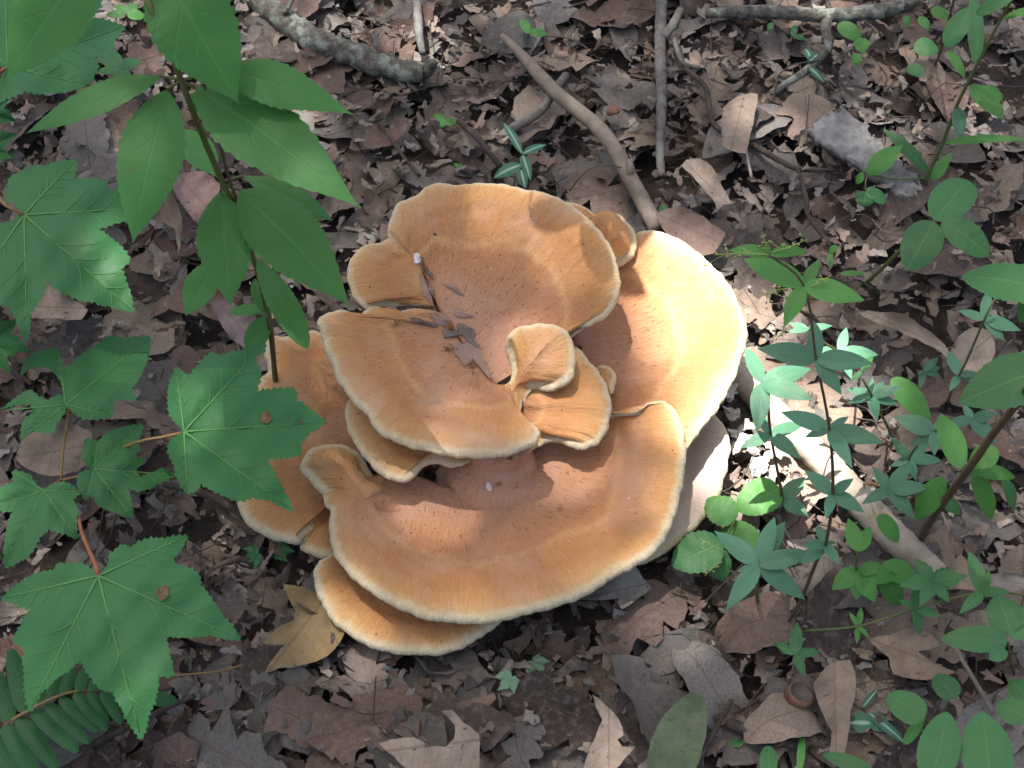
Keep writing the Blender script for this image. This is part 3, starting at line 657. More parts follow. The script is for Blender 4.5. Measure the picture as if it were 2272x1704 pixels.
def T(s):
    out = []
    for tok in s.split():
        k = ''
        if tok[0] in 'TS': k = tok[0]; tok = tok[1:]
        a, b = tok.split(','); out.append((float(a), float(b), k))
    return out

# --- maple sapling low in front
mp = thing('maple_sapling', W('2', 360, 1500, 0.0), 'maple seedling with toothed green lobed leaves beside the mushroom, large leaf over the cap', 'sapling')
O7 = T('S585,475 480,408 440,420 350,415 330,460 220,475 T10,628 110,663 S190,690 130,790 78,885 155,920 150,1080 T180,1315 240,1200 330,1120 S490,990 560,1110 620,1180 690,1190 740,1290 T860,1482 900,1340 960,1170 960,1092 1052,1095 1030,960 S1000,845 1140,860 1270,845 T1465,875 1360,740 1290,640 1220,540 1210,480 1110,430 S1030,410 T1142,245 1000,265 900,265 790,320 750,300 660,370 S615,475')
m7 = poly_leaf('leaf', mp, '3', (600, 490), O7, .175, M_MAPLE, slope=(.00002, -.00002), droop=.035, teeth=5, seed=2)
m4 = poly_leaf('leaf', mp, '2', (1130, 1130), T('S1105,1100 1040,1010 1035,870 T1080,735 S1160,800 1220,720 1300,640 1350,670 1480,630 T1628,588 1620,650 1560,690 1600,760 S1562,890 1660,870 1810,870 1820,940 1900,990 T1992,1070 1900,1130 1840,1200 1850,1262 1740,1285 S1622,1290 1690,1400 1740,1500 T1797,1612 1650,1540 1550,1530 1470,1550 1340,1500 S1230,1440 1200,1490 T1150,1503 1100,1440 1070,1330 1030,1230 1050,1180 S1112,1140'), .165, M_MAPLE, slope=(-.00003, 0), droop=.02, teeth=5, seed=3)
m3 = poly_leaf('leaf', mp, '2', (405, 965), T('S430,990 530,1050 T690,1030 690,962 S702,938 830,950 800,860 880,740 T922,550 760,560 690,540 590,600 S440,720 380,742 T352,620 280,625 150,690 132,790 200,742 280,735 S350,800 385,900 300,932 200,870 100,920 T8,1000 S190,960 215,1010 150,1050 T128,1172 200,1120 340,1130 360,1060 S400,985'), .14, M_MAPLE, droop=.02, teeth=4, seed=4)
m3['label'] = 'insect-eaten maple leaf with holes and pale mines'
m5 = poly_leaf('leaf', mp, '2', (580, 1360), T('S555,1340 510,1300 520,1172 T600,1190 690,1120 T872,1088 840,1190 860,1230 S800,1290 895,1300 825,1345 840,1400 980,1350 T1072,1390 960,1450 860,1490 S780,1470 800,1560 T816,1657 700,1610 620,1590 S560,1500 T530,1545 480,1470 480,1390 S550,1362'), .13, M_MAPLE, droop=.02, teeth=4, seed=5)
m6 = poly_leaf('leaf', mp, '2', (270, 1490), T('S250,1470 200,1400 T80,1368 90,1440 -10,1480 T-60,1600 S80,1616 50,1692 T30,1963 190,1873 240,1772 S300,1722 400,1752 T472,1784 455,1672 480,1611 440,1540 T492,1500 400,1440 350,1440 S295,1472'), .15, M_MAPLE, droop=.02, teeth=4, seed=6)
node = ('2', 375, 1425, .115)
tube('stem', [W('2', 360, 1500, -.01), W('2', 372, 1460, .06), W(*node)], [.0022, .0016], M_STEMB, mp, n=12)
tube('petiole', [W(*node), W('2', 385, 1250, .125), W('2', 418, 1000, .137), W('2', 405, 965, .139)], [.0011, .0009], M_PETY, mp, n=14)
tube('petiole', [W(*node), W('2', 480, 1400, .125), W('2', 580, 1360, .1285)], [.001, .0009], M_PETY, mp, n=10)
tube('petiole', [W(*node), W('2', 330, 1450, .135), W('2', 270, 1490, .1485)], [.001, .0009], M_PETY, mp, n=10)
tube('petiole', [W('2', 560, 1300, .09), W('2', 850, 1190, .14), W('2', 1000, 1160, .157), W('2', 1130, 1130, .1635)], [.0012, .001], M_PETY, mp, n=14)
tube('petiole', [W('2', 380, 1440, .10), W('3', 470, 100, .14), W('3', 500, 230, .16), W('3', 590, 440, .176), W('3', 600, 490, .1745)], [.0014, .0012, .0016], M_PETR, mp, n=18)
def spot_disc(parent, c, x, y, r, z, mat, name='spot'):
    r_ = np.random.default_rng(int(x)); m = 14; C = W(c, x, y, z); rr = r * CROPS[c][2] * KPX * 1.15
    V = [C + np.array([0, 0, .0006])] + [C + np.array([math.cos(a) * rr * r_.uniform(.8, 1.2), math.sin(a) * rr * 1.2 * r_.uniform(.8, 1.2), -.0003]) for a in np.linspace(0, 6.283, m, endpoint=False)]
    return mesh(name, V, [(0, i + 1, (i + 1) % m + 1) for i in range(m)], mat, parent)
def on_leaf(o, c, x, y):   # height of a leaf's surface on the line of a crop position
    U, V_ = px(c, x, y); best = None
    me = o.data; co = np.array([v.co for v in me.vertices]) + ORG[o]
    q = co - CAM; zz = q @ FWD; u = 1136 + q[:, 0] / zz / KPX; v = 852 - (q @ UPV) / zz / KPX
    i = np.argsort((u - U) ** 2 + (v - V_) ** 2)[:4]; return co[i, 2].mean()
for (l, c, x, y, r) in ((m7, '3', 990, 588, 36), (m4, '2', 1635, 1040, 34), (m4, '2', 1850, 1062, 10)):
    spot_disc(l, c, x, y, r, on_leaf(l, c, x, y) + .002, M_SPOT)

# --- second sapling at the edge
mb = thing('maple_sapling', W('1', -260, 900, 0.0), 'maple sapling with broad leaves shaded beneath the tall lance-leaved weed', 'sapling')
b2 = poly_leaf('leaf', mb, '1', (150, 1320), T('S130,1300 40,1240 60,1090 240,1010 270,1030 330,1000 T460,985 S450,1100 640,1110 660,1170 740,1170 770,1210 T942,1275 790,1340 700,1370 S580,1400 700,1480 800,1590 740,1650 770,1720 T817,1912 700,1880 580,1850 420,1810 S280,1720 240,1850 180,1910 T165,2092 100,1950 60,1880 S-40,1850 T-250,1900 -200,1600 -260,1400 S110,1330'), .20, M_MAPLE, droop=.03, teeth=5, seed=8)
b1 = poly_leaf('leaf', mb, '1', (45, 410), T('S0,390 -150,300 T-250,150 S-60,100 -50,-50 T30,-200 130,-60 S200,20 400,-100 T640,-60 600,60 560,110 T762,165 700,240 690,300 S580,350 600,420 T530,520 330,570 150,555 40,600 T-50,650 -60,520 S20,445'), .22, M_MAPLE, droop=.03, teeth=5, seed=9)
for q, (x, y, s, rot) in enumerate(((-70, 690, .17, .3), (-90, 900, .2, -.4), (-60, 2100, .24, .2))):
    ol = []
    for (ax, ay, k) in O7:
        dx, dy = (ax - 600) * s, (ay - 490) * s; an = rot - 1.3
        ol.append((x + dx * math.cos(an) - dy * math.sin(an), y + dx * math.sin(an) + dy * math.cos(an), k))
    poly_leaf('leaf', mb, '1', (x, y), ol, .12 + .02 * q, M_MAPLE, droop=.01, teeth=3, step=10, seed=20 + q)
stp = W('1', -260, 900, -.01); stt = W('1', -230, 640, .23)
tube('stem', [stp, (stp + stt) / 2 + np.array([.005, 0, 0]), stt], [.003, .002], M_STEMB, mb, n=14)
tube('petiole', [stt, W('1', -60, 480, .235), W('1', 45, 410, .2195)], [.0013, .0011], M_PETR, mb, n=12)
tube('petiole', [W('1', -240, 760, .16), W('1', -20, 1200, .205), W('1', 150, 1320, .1995)], [.0013, .0011], M_PETY, mb, n=12)

# --- tall lance-leaved plant
tp = thing('tall_weed', P(612, 848, .055), 'tall green weed with long pointed leaves on a slim stem rising through the mushroom edge', 'plant')
def zs(v): return float(np.interp(v, [16, 282, 508, 703, 848], [.45, .35, .25, .15, .06]))
def S1(x, y): u, v = px('1', x, y); return P(u, v, zs(v))
def S2(x, y): u, v = px('2', x, y); return P(u, v, zs(v))
tube('stem', [S1(870, -120), S1(930, 70), S1(1040, 310), S1(1110, 490), S1(1230, 800), S1(1370, 1130), S1(1455, 1300), S1(1535, 1540), S2(1600, 200), S2(1650, 420), S2(1675, 650), S2(1692, 850)], [.0018, .002, .002, .0022, .0022], M_STEMG, tp, n=60)
tube('dead_stem', [S1(1205, 370), S1(1310, 720), S1(1400, 1080), S1(1480, 1310), S1(1545, 1545), S2(1640, 420), S2(1700, 850)], [.0010, .0014, .0018], M_STEMB, tp, n=50)
def tl(crop, b, t, hw, dz=0, dt=-.02, **kw):
    u, v = px(crop, *b); zb = zs(v) + dz; kw = {**dict(teeth=14, amp=.10, rows=70, pk=.38, c=2.15, bend=.05, mat=M_TALL), **kw}; m = kw.pop('mat')
    nd = kw.pop('node', None); o = gleaf(tp, crop, b, t, hw, zb, zb + dt, m, **kw)
    if nd is not None:
        n0 = S1(*nd) if crop == '1' else S2(*nd); b0 = W(crop, b[0], b[1], zb)
        tube('petiole', [n0, (n0 + b0) / 2, b0], [.0011, .0009], M_STEMG, tp, n=6, seg=6)
    return o
tl('1', (990, 468), (160, 818), 105, node=(1108, 488), pk=.45)
tl('1', (1025, 548), (815, 1490), 205, node=(1108, 495), pk=.42, dt=-.05)
tl('1', (1200, 540), (2212, 1278), 235, node=(1115, 500), pk=.38, dt=-.03)
tl('1', (1385, 425), (2172, 706), 150, node=(1118, 490), pk=.36, dt=-.02)
tl('1', (960, -220), (1462, 632), 270, dz=.01, dt=-.06, pk=.42)
tl('1', (640, -330), (48, 468), 250, dz=.0, dt=-.06, pk=.48)
tl('1', (1335, 1085), (1095, 790), 105, node=(1368, 1130), pk=.5, dz=-.02)
tl('1', (1490, 1078), (2042, 1352), 85, node=(1378, 1110), pk=.5, dz=-.03)
tl('1', (1470, 1165), (2150, 1880), 215, node=(1380, 1135), pk=.40, dt=-.03)
tl('1', (1350, 1175), (1415, 1875), 170, node=(1365, 1145), pk=.44, dt=-.03)
tl('2', (1330, 60), (1138, 415), 100, dz=-.01, pk=.5)
tl('2', (1575, 70), (1888, 618), 90, pk=.55, dt=-.01, c=1.5)
tl('2', (1622, 388), (1408, 390), 42, c=1.4, pk=.5)
tl('2', (1650, 420), (1515, 640), 75, c=1.4, pk=.5, dz=-.01)
tl('2', (1560, 190), (1640, 440), 50, dz=-.02, mat=M_LIGHT)
tl('1', (1200, 560), (1240, 700), 70, dz=-.2, mat=M_LIGHT, c=1.2)

# --- fern
fn = thing('christmas_fern', W('3', -150, 1520, 0), 'dark green fern frond with smooth oblong leaflets under the biggest maple leaf', 'fern')
RA = resample([W('3', -150, 1500, .03), W('3', 0, 1410, .055), W('3', 170, 1310, .065), W('3', 330, 1230, .065), W('3', 480, 1190, .06), W('3', 720, 1200, .045)], 60)
tube('midrib', RA, [.0016, .0008], M_PETY, fn, n=40, seg=6)
low = [(-60, 1450, 130, 1760, 66), (20, 1395, 230, 1720, 62), (105, 1350, 350, 1665, 56), (190, 1305, 480, 1562, 50), (275, 1262, 547, 1512, 44), (360, 1225, 600, 1440, 40), (450, 1200, 655, 1432, 40), (540, 1190, 660, 1380, 34), (620, 1190, 742, 1392, 34), (680, 1195, 740, 1300, 22)]
upp = [(-40, 1440, -90, 1050, 60), (60, 1370, -30, 1060, 60), (150, 1320, 68, 930, 58), (235, 1280, 240, 1010, 44), (310, 1245, 345, 1060, 42), (390, 1215, 440, 1040, 42), (480, 1195, 520, 1040, 38), (560, 1190, 610, 1060, 34)]
for (bx, by, tx, ty, hw) in low + upp:
    gleaf(fn, '3', (bx, by), (tx, ty), hw, .062, .05, M_FERN, name='leaflet', pk=.42, c=.75, bend=.04, fold=-.1, rows=22)

# --- plants with whorled leaves
def stem_of(parent, pts, r=(.0012, .0008), mat=None, name='stem', n=24):
    return tube(name, [W(*q) for q in pts], list(r), mat or M_STEMG, parent, n=n, seg=6)
def whorl(parent, crop, ctr, z, tips, ratio=.19, mat=None, dz=0., **kw):
    s = CROPS[crop][2]
    for (tx, ty) in tips:
        L = math.hypot(tx - ctr[0], ty - ctr[1])
        a = {**dict(pk=.38, c=1.7, bend=.06, rows=22, fold=.15), **kw}
        gleaf(parent, crop, ctr, (tx, ty), max(L * ratio, 9 / s * .4), z, z + dz + random.uniform(-.012, .012), mat or M_BLUE, **a)
def panicle(parent, c, a, b, z, n=7, spread=40, seed=1):
    r = np.random.default_rng(seed); A = W(c, *a, z); B = W(c, *b, z + .01); VV = []; FF = []; off = 0
    def add(v, f):
        nonlocal off
        VV.append(v); FF.extend([tuple(q + off for q in t) for t in f]); off += len(v)
    add(*tube_geo([A, (A + B) / 2 + r.normal(0, .03, 3) * np.linalg.norm(B - A), B], [.0004, .0002], n=8, seg=4)[:2])
    for k in range(n):
        t = .3 + .7 * k / n; p = A + (B - A) * t; q = p + r.normal(0, 1, 3) * np.linalg.norm(B - A) * np.array([.11, .11, .07])
        add(*tube_geo([p, q], [.00018, .00018], n=3, seg=4, smooth=False)[:2])
        ang = np.linspace(0, 6.28, 6, endpoint=False); rr = .0008
        V = [q + [0, 0, rr]] + [q + np.array([math.cos(x) * rr, math.sin(x) * rr, 0]) for x in ang] + [q - [0, 0, rr]]
        add(np.array(V), [(0, i + 1, (i + 1) % 6 + 1) for i in range(6)] + [(7, (i + 1) % 6 + 1, i + 1) for i in range(6)])
    mesh('flower_spray', np.concatenate(VV), FF, M_BUD, parent)

p1 = thing('bedstraw_plant', P(1714, 1425, 0), 'tallest whorled bedstraw leaning up past the sunlit cap, six tiers of pointed leaves', 'plant')
stem_of(p1, [('S', 1714, 1425, -.005), ('7', 700, 880, .06), ('7', 800, 640, .12), ('7', 840, 570, .14), ('7', 875, 320, .2), ('6', 890, 1390, .27), ('6', 800, 910, .33), ('6', 715, 410, .38), ('6', 480, 200, .40)], (.0014, .0012, .0007), M_STEMB, n=60)
whorl(p1, '6', (480, 200), .40, [(205, 172), (745, 187), (460, 108)], .17, M_LIGHT, bend=.14)
whorl(p1, '6', (715, 412), .38, [(305, 228), (822, 232), (1132, 512), (578, 692)], .2, M_LIGHT)
whorl(p1, '6', (800, 912), .33, [(398, 838), (780, 645), (1185, 940), (972, 1152)], .2)
whorl(p1, '6', (890, 1390), .27, [(558, 1268), (1262, 1480), (1045, 1655), (1020, 1300), (720, 1440)], .18)
whorl(p1, '7', (875, 320), .2, [(738, 205), (978, 245), (1030, 412), (842, 442)], .22)
whorl(p1, '7', (840, 570), .14, [(725, 578), (890, 555), (908, 668), (800, 470), (715, 660)], .24)
panicle(p1, '6', (480, 200), (110, 200), .40, 9, seed=1); panicle(p1, '6', (480, 190), (740, 95), .40, 8, seed=2); panicle(p1, '6', (460, 190), (430, 50), .40, 6, seed=3)
panicle(p1, '6', (640, 425), (420, 470), .38, 8, seed=4); panicle(p1, '6', (760, 420), (900, 340), .38, 6, seed=5); panicle(p1, '6', (600, 700), (520, 780), .35, 6, seed=6)
p2 = thing('bedstraw_plant', W('7', 640, 470, 0), 'bedstraw standing in the bright sun patch beside the sunlit cap', 'plant')
stem_of(p2, [('7', 640, 480, -.005), ('7', 630, 345, .05), ('6', 490, 1420, .12), ('6', 470, 1200, .16), ('6', 430, 1070, .185)], (.0014, .001), M_STEMB)
whorl(p2, '6', (430, 1070), .185, [(318, 828), (765, 975), (780, 1190), (398, 1412), (520, 1150), (640, 1050)], .2)
whorl(p2, '6', (490, 1420), .12, [(285, 1515), (695, 1592), (715, 1350), (380, 1270), (430, 1290)], .2)
whorl(p2, '7', (630, 345), .05, [(742, 238), (757, 432), (578, 402), (520, 265)], .26)
p3 = thing('bedstraw_plant', W('6', 1120, 1010, 0), 'bleached looking bedstraw with sun-bright white leaves behind the tallest one', 'plant')
stem_of(p3, [('6', 1120, 1040, -.005), ('6', 1040, 950, .08), ('6', 960, 865, .14), ('6', 840, 790, .17), ('6', 745, 705, .2)], (.0012, .0008))
whorl(p3, '6', (960, 865), .14, [(1005, 692), (1222, 880), (748, 872), (1042, 1048)], .2)
whorl(p3, '6', (745, 705), .2, [(612, 664), (606, 726), (912, 682)], .17)
p4 = thing('bedstraw_plant', W('7', 520, 940, 0), 'bedstraw with one big pale star of seven leaves in front of the round-leaved seedlings', 'plant')
stem_of(p4, [('7', 520, 960, -.005), ('7', 505, 800, .06), ('7', 512, 672, .13)], (.0016, .0013))
whorl(p4, '7', (512, 670), .13, [(297, 502), (592, 432), (642, 455), (782, 608), (742, 838), (356, 888), (403, 702)], .175, dz=-.01)
panicle(p4, '7', (400, 620), (230, 540), .12, 8, seed=10); panicle(p4, '7', (340, 650), (250, 720), .12, 6, seed=11)
p5 = thing('bedstraw_plant', W('7', 640, 1030, 0), 'small four-leaved bedstraw above the acorn cap', 'plant')
stem_of(p5, [('7', 660, 1040, -.005), ('7', 690, 1105, .055)], (.001, .0008), n=8)
whorl(p5, '7', (690, 1105), .055, [(588, 1043), (702, 945), (815, 1090), (742, 1215)], .2, M_BROAD)
p6 = thing('bedstraw_plant', W('7', 1010, 270, 0), 'five-leaved bedstraw beside the pale fallen branch', 'plant')
stem_of(p6, [('7', 980, 290, -.005), ('7', 1060, 270, .07), ('7', 1152, 300, .12)], (.0013, .001), M_PETY)
whorl(p6, '7', (1152, 300), .12, [(1065, 185), (1257, 162), (1352, 288), (1276, 445), (1015, 372)], .2)
p7 = thing('trailing_bedstraw', W('7', 600, 1000, 0), 'long trailing bedstraw stem with small spaced whorls of leaves', 'plant')
stem_of(p7, [('7', 600, 1005, 0), ('7', 700, 992, .03), ('7', 1000, 967, .05), ('7', 1280, 880, .07), ('7', 1605, 802, .09), ('7', 1830, 815, .1)], (.0011, .0008), n=50)
whorl(p7, '7', (1000, 967), .05, [(955, 898), (1016, 870), (992, 1055), (1052, 1025)], .17, M_LIGHT)
whorl(p7, '7', (1280, 880), .07, [(1195, 838), (1290, 735), (1405, 922), (1302, 1015)], .2, M_BROAD)
whorl(p7, '7', (1608, 802), .09, [(1540, 598), (1492, 908), (1745, 800), (1640, 690)], .2, M_BROAD)
p8 = thing('bedstraw_plant', W('6', 1700, 1140, 0), 'slender bedstraw with two open whorls below the broad serrated leaf', 'plant')
stem_of(p8, [('6', 1680, 1250, -.005), ('6', 1720, 1120, .06), ('6', 1770, 1020, .11), ('6', 1830, 900, .15), ('6', 1940, 645, .22), ('6', 2020, 490, .24)], (.0012, .0008), n=30)
whorl(p8, '6', (1770, 1020), .11, [(1690, 848), (1898, 1005), (1704, 1132), (1880, 1065)], .22)
whorl(p8, '6', (1940, 642), .22, [(1970, 438), (1768, 578), (2192, 716), (2082, 785)], .19)
p9 = thing('bedstraw_plant', W('6', 1560, 1130, 0), 'tiny five-leaved bedstraw on a tan fallen leaf', 'plant')
stem_of(p9, [('6', 1620, 1040, -.002), ('6', 1530, 992, .045)], (.001, .0007), n=8)
whorl(p9, '6', (1530, 992), .045, [(1632, 893), (1646, 965), (1642, 1027), (1502, 1114), (1488, 1012)], .2)
p10 = thing('bedstraw_plant', W('6', 1300, 1480, 0), 'leafy bedstraw with layered whorls beside the smooth yellow-green leaf', 'plant')
stem_of(p10, [('6', 1340, 1480, -.005), ('6', 1260, 1320, .07), ('6', 1180, 1160, .14), ('6', 1110, 1040, .17)], (.0013, .0008))
whorl(p10, '6', (1180, 1160), .14, [(1008, 1112), (1180, 1035), (1262, 1058), (1372, 1095), (1012, 1212), (1212, 1338), (1360, 1222)], .2)
whorl(p10, '6', (1110, 990), .17, [(1190, 880), (1030, 1070), (1180, 960)], .18, M_BROAD)
p11 = thing('bedstraw_plant', W('6', 1560, 1700, 0), 'dense bedstraw tangle with many overlapping pointed leaves at the weed stem', 'plant')
stem_of(p11, [('6', 1500, 1760, -.005), ('6', 1430, 1590, .08), ('6', 1600, 1400, .14), ('6', 1860, 1320, .16)], (.0013, .0008))
whorl(p11, '6', (1430, 1590), .08, [(1305, 1438), (1565, 1468), (1650, 1600), (1300, 1640), (1480, 1740)], .2)
whorl(p11, '6', (1600, 1405), .14, [(1508, 1328), (1694, 1296), (1704, 1422), (1436, 1502), (1602, 1568), (1330, 1300)], .24)
whorl(p11, '6', (1860, 1320), .16, [(1795, 1215), (2035, 1278), (2025, 1485), (1695, 1350), (1930, 1420)], .24)
p12 = thing('bedstraw_plant', W('7', 1380, 800, 0), 'ragged bedstraw with notched insect-eaten leaves by the branch end', 'plant')
stem_of(p12, [('7', 1400, 850, -.005), ('7', 1362, 752, .08)], (.0012, .0009), n=8)
whorl(p12, '7', (1362, 752), .08, [(1278, 636), (1445, 678), (1535, 722), (1298, 872), (1444, 852), (1200, 770)], .26, M_BROAD, teeth=4, amp=.35)
p13 = thing('bedstraw_plant', W('7', 1010, 760, 0), 'young yellow-green seedling with rounded leaves between the bedstraw stems', 'seedling')
stem_of(p13, [('7', 1010, 800, -.005), ('7', 990, 690, .07), ('7', 1000, 600, .1)], (.0012, .0009), n=12)
whorl(p13, '7', (1000, 600), .1, [(950, 440), (1060, 480)], .26, M_LIGHT)
whorl(p13, '7', (1000, 690), .07, [(870, 790), (1100, 700), (1080, 850), (990, 840), (1180, 740)], .3, M_LIGHT)
gleaf(p13, '7', (1110, 690), (1290, 720), 62, .06, .05, M_LIGHT, c=1.2); gleaf(p13, '7', (1120, 700), (1200, 870), 60, .06, .04, M_LIGHT, c=1.3)
gleaf(p13, '7', (1100, 420), (1195, 560), 44, .08, .07, M_LIGHT, c=1.2)

# --- round-leaved seedlings against the mushroom
rs = thing('broad_leaved_seedling', W('7', 300, 640, 0), 'seedling with wide toothed leaves tucked under the pale pinkish cap', 'seedling')
for (b, t, hw, zb, zt, m) in (((335, 560), (88, 672), 105, .06, .05, M_BROAD), ((300, 590), (338, 748), 62, .05, .035, M_BROAD), ((400, 450), (250, 350), 80, .05, .05, M_LIGHT)):
    gleaf(rs, '7', b, t, hw, zb, zt, m, teeth=9, amp=.12, rows=40, c=1.25, pk=.42)
stem_of(rs, [('7', 330, 690, -.005), ('7', 318, 600, .045), ('7', 335, 560, .06), ('7', 400, 450, .05)], (.0012, .0009), n=12)
rs2 = thing('broad_leaved_seedling', W('7', 520, 500, 0), 'seedling with two nearly round sunlit leaves beside the mushroom', 'seedling')
gleaf(rs2, '7', (330, 500), (535, 590), 85, .04, .045, M_LIGHT, teeth=9, amp=.08, rows=36, c=1.0); gleaf(rs2, '7', (615, 290), (408, 400), 92, .055, .05, M_LIGHT, teeth=9, amp=.08, rows=36, c=1.05)
stem_of(rs2, [('7', 560, 560, -.005), ('7', 600, 400, .03), ('7', 615, 290, .055)], (.0012, .0009), n=10)
stem_of(rs2, [('7', 560, 560, -.005), ('7', 440, 520, .02), ('7', 330, 500, .04)], (.0012, .0009), n=10)

# --- stout weed at the right
rw = thing('broad_leaved_weed', W('7', 1285, 600, 0), 'stout dark-stemmed weed with big serrated leaves leaning over the bedstraw', 'plant')
stem_of(rw, [('7', 1280, 610, -.005), ('7', 1330, 490, .06), ('7', 1410, 370, .12), ('7', 1560, 170, .21), ('6', 2000, 1420, .25), ('6', 2180, 1190, .31), ('6', 2300, 1000, .36)], (.0032, .0027, .0022), M_STEMB, n=40)
gleaf(rw, '6', (2420, 960), (1765, 1208), 190, .33, .31, M_BROAD, teeth=11, amp=.08, rows=50, c=1.5)
gleaf(rw, '6', (2460, 480), (1785, 345), 150, .33, .30, M_BROAD, teeth=11, amp=.1, rows=50, c=1.4); gleaf(rw, '6', (2300, 420), (2190, 660), 70, .31, .28, M_BROAD, c=1.3)
gleaf(rw, '6', (1310, 1040), (1575, 1335), 85, .12, .10, M_LIGHT, c=1.3); gleaf(rw, '7', (1500, 200), (1400, -70), 62, .20, .19, M_LIGHT, c=1.4)
gleaf(rw, '7', (1545, 205), (1765, 240), 42, .17, .15, M_LIGHT, c=1.3); gleaf(rw, '7', (1560, 215), (1652, 445), 52, .16, .12, M_LIGHT, c=1.3)
gleaf(rw, '7', (1420, 240), (1285, 445), 60, .14, .10, M_LIGHT, c=1.4); gleaf(rw, '7', (1680, 100), (1540, 190), 60, .19, .18, M_LIGHT, c=1.4)
gleaf(rw, '7', (1390, 330), (1500, 420), 40, .10, .08, M_BROAD, c=1.4); gleaf(rw, '7', (1700, 250), (1760, 400), 40, .12, .08, M_BROAD, c=1.4)

# --- tall plant at the back right
bw = thing('narrow_leaved_weed', W('5', 1540, 1360, 0), 'slender weed with long narrow leaves on an arching stem beside the bark slab', 'plant')
zb_ = lambda y: float(np.interp(y, [-100, 1360], [.27, 0.0]))
stem_of(bw, [('5', x, y, zb_(y)) for x, y in ((1535, 1370), (1600, 1120), (1690, 920), (1790, 660), (1920, 400), (2060, 130), (2160, -40))], (.002, .0015, .001), M_STEMG, n=40)
stem_of(bw, [('5', 1620, 480, .0), ('5', 1690, 300, .08), ('5', 1740, 100, .16), ('5', 1780, -50, .2)], (.0012, .001), M_STEMB, n=20, name='dead_stem')
for (b, t, hw, m) in (((1908, 415), (1885, -60), 52, M_BROAD), ((1715, 300), (1870, 40), 70, M_BROAD), ((1725, 315), (1838, 500), 34, M_LIGHT), ((1870, 540), (2085, 760), 66, M_LIGHT), ((1790, 680), (1805, 885), 46, M_BLUE),
                      ((1700, 912), (2250, 890), 30, M_LIGHT), ((1600, 1095), (1315, 818), 46, M_BROAD), ((1590, 1190), (1757, 968), 42, M_LIGHT), ((1215, 1105), (1435, 930), 68, M_LIGHT), ((2085, 118), (2300, 60), 30, M_LIGHT), ((1905, 90), (2160, -20), 52, M_BROAD), ((1960, 590), (2080, 610), 60, M_LIGHT)):
    gleaf(bw, '5', b, t, hw, zb_(b[1]) , zb_(b[1]) + (.02 if t[1] < b[1] else -.01), m, teeth=9, amp=.05, rows=36, c=1.5)
stem_of(bw, [('5', 1600, 1130, zb_(1130)), ('5', 1400, 1140, .045), ('5', 1215, 1105, zb_(1105))], (.0008, .0007), n=10, name='petiole')
tf = thing('trefoil_vine', W('6', 1080, 440, 0), 'vine with a large three-part leaf of rounded matte green leaflets', 'plant')
stem_of(tf, [('6', 1080, 445, 0), ('6', 1250, 290, .06), ('6', 1390, 150, .11), ('5', 1640, 1405, .165)], (.0022, .0017, .0012), M_STEMG, n=24)
for (b, t, hw) in (((1640, 1400), (1868, 1150), 130), ((1640, 1410), (1470, 1715), 125), ((1690, 1402), (1990, 1625), 105)):
    gleaf(tf, '5', b, t, hw, .165, .15, M_BROAD, c=1.15, pk=.45, rows=30)
gleaf(tf, '5', (1210, 1215), (1190, 1315), 62, .05, .04, M_BROAD, c=1.0); gleaf(tf, '5', (1205, 1210), (1335, 1285), 48, .05, .04, M_BROAD, c=1.0); gleaf(tf, '5', (1200, 1120), (1140, 1150), 40, .05, .04, M_LIGHT, c=1.)
stem_of(tf, [('5', 1300, 1330, .0), ('5', 1205, 1212, .05), ('5', 1215, 1110, .055)], (.0009, .0007), n=10)

# --- single seedlings scattered on the litter
def seedling(label, crop, base_, leaves, m, z, **kw):
    o = thing('seedling', W(crop, *base_, 0.0), label, 'seedling')
    for (b, t, hw) in leaves: gleaf(o, crop, b, t, hw, z, z - .004 + random.uniform(-.004, .004), m, **{**dict(c=1.2, rows=22), **kw})
    stem_of(o, [(crop, *base_, -.003), (crop, leaves[0][0][0], leaves[0][0][1], z)], (.001, .0008), n=6)
    return o
seedling('striped wintergreen rosette of four dark leaves with pale midribs just behind the mushroom', '4', (1132, 985), [((1130, 945), (1013, 752), 26), ((1130, 945), (1278, 888), 26), ((1130, 950), (1182, 1108), 32), ((1120, 1010), (955, 1092), 42), ((1120, 1040), (1150, 1160), 30)], M_STRIPE, .05, c=1.6)
seedling('two-leaved green sprout behind the upper end of the bare forked stick', '4', (1175, 240), [((1165, 205), (1128, 120), 30), ((1180, 205), (1284, 205), 32)], M_LIGHT, .035)
seedling('tiny clover-like sprout beside the small stone', '4', (650, 780), [((655, 750), (588, 700), 26), ((655, 750), (735, 745), 28), ((655, 750), (625, 778), 18)], M_LIGHT, .03)
seedling('small green sprout at the edge of the dark soil behind the mushroom', '4', (735, 1060), [((735, 1030), (715, 1000), 14), ((735, 1030), (760, 1005), 14)], M_LIGHT, .025)
seedling('vine-like sprout with two lobed leaves below the long horizontal branch', '5', (1150, 420), [((1030, 150), (1180, 260), 55), ((1170, 240), (1190, 340), 48), ((1150, 340), (1140, 420), 32)], M_LIGHT, .05)
seedling('round-leaved sprout by the dead stalk near the branch tip', '5', (1580, 480), [((1510, 290), (1668, 320), 64), ((1475, 415), (1575, 490), 46)], M_BROAD, .05)
seedling('pale sprout of three small leaves under the branch tip', '5', (1620, 200), [((1620, 60), (1740, 115), 42), ((1545, 108), (1608, 185), 32), ((1460, 100), (1475, 175), 24)], M_LIGHT, .05)
seedling('narrow-leaved green sprout lying along the forked twig', '5', (840, 420), [((850, 430), (940, 525), 26), ((860, 380), (820, 310), 30), ((840, 400), (930, 330), 26)], M_STRIPE, .04)
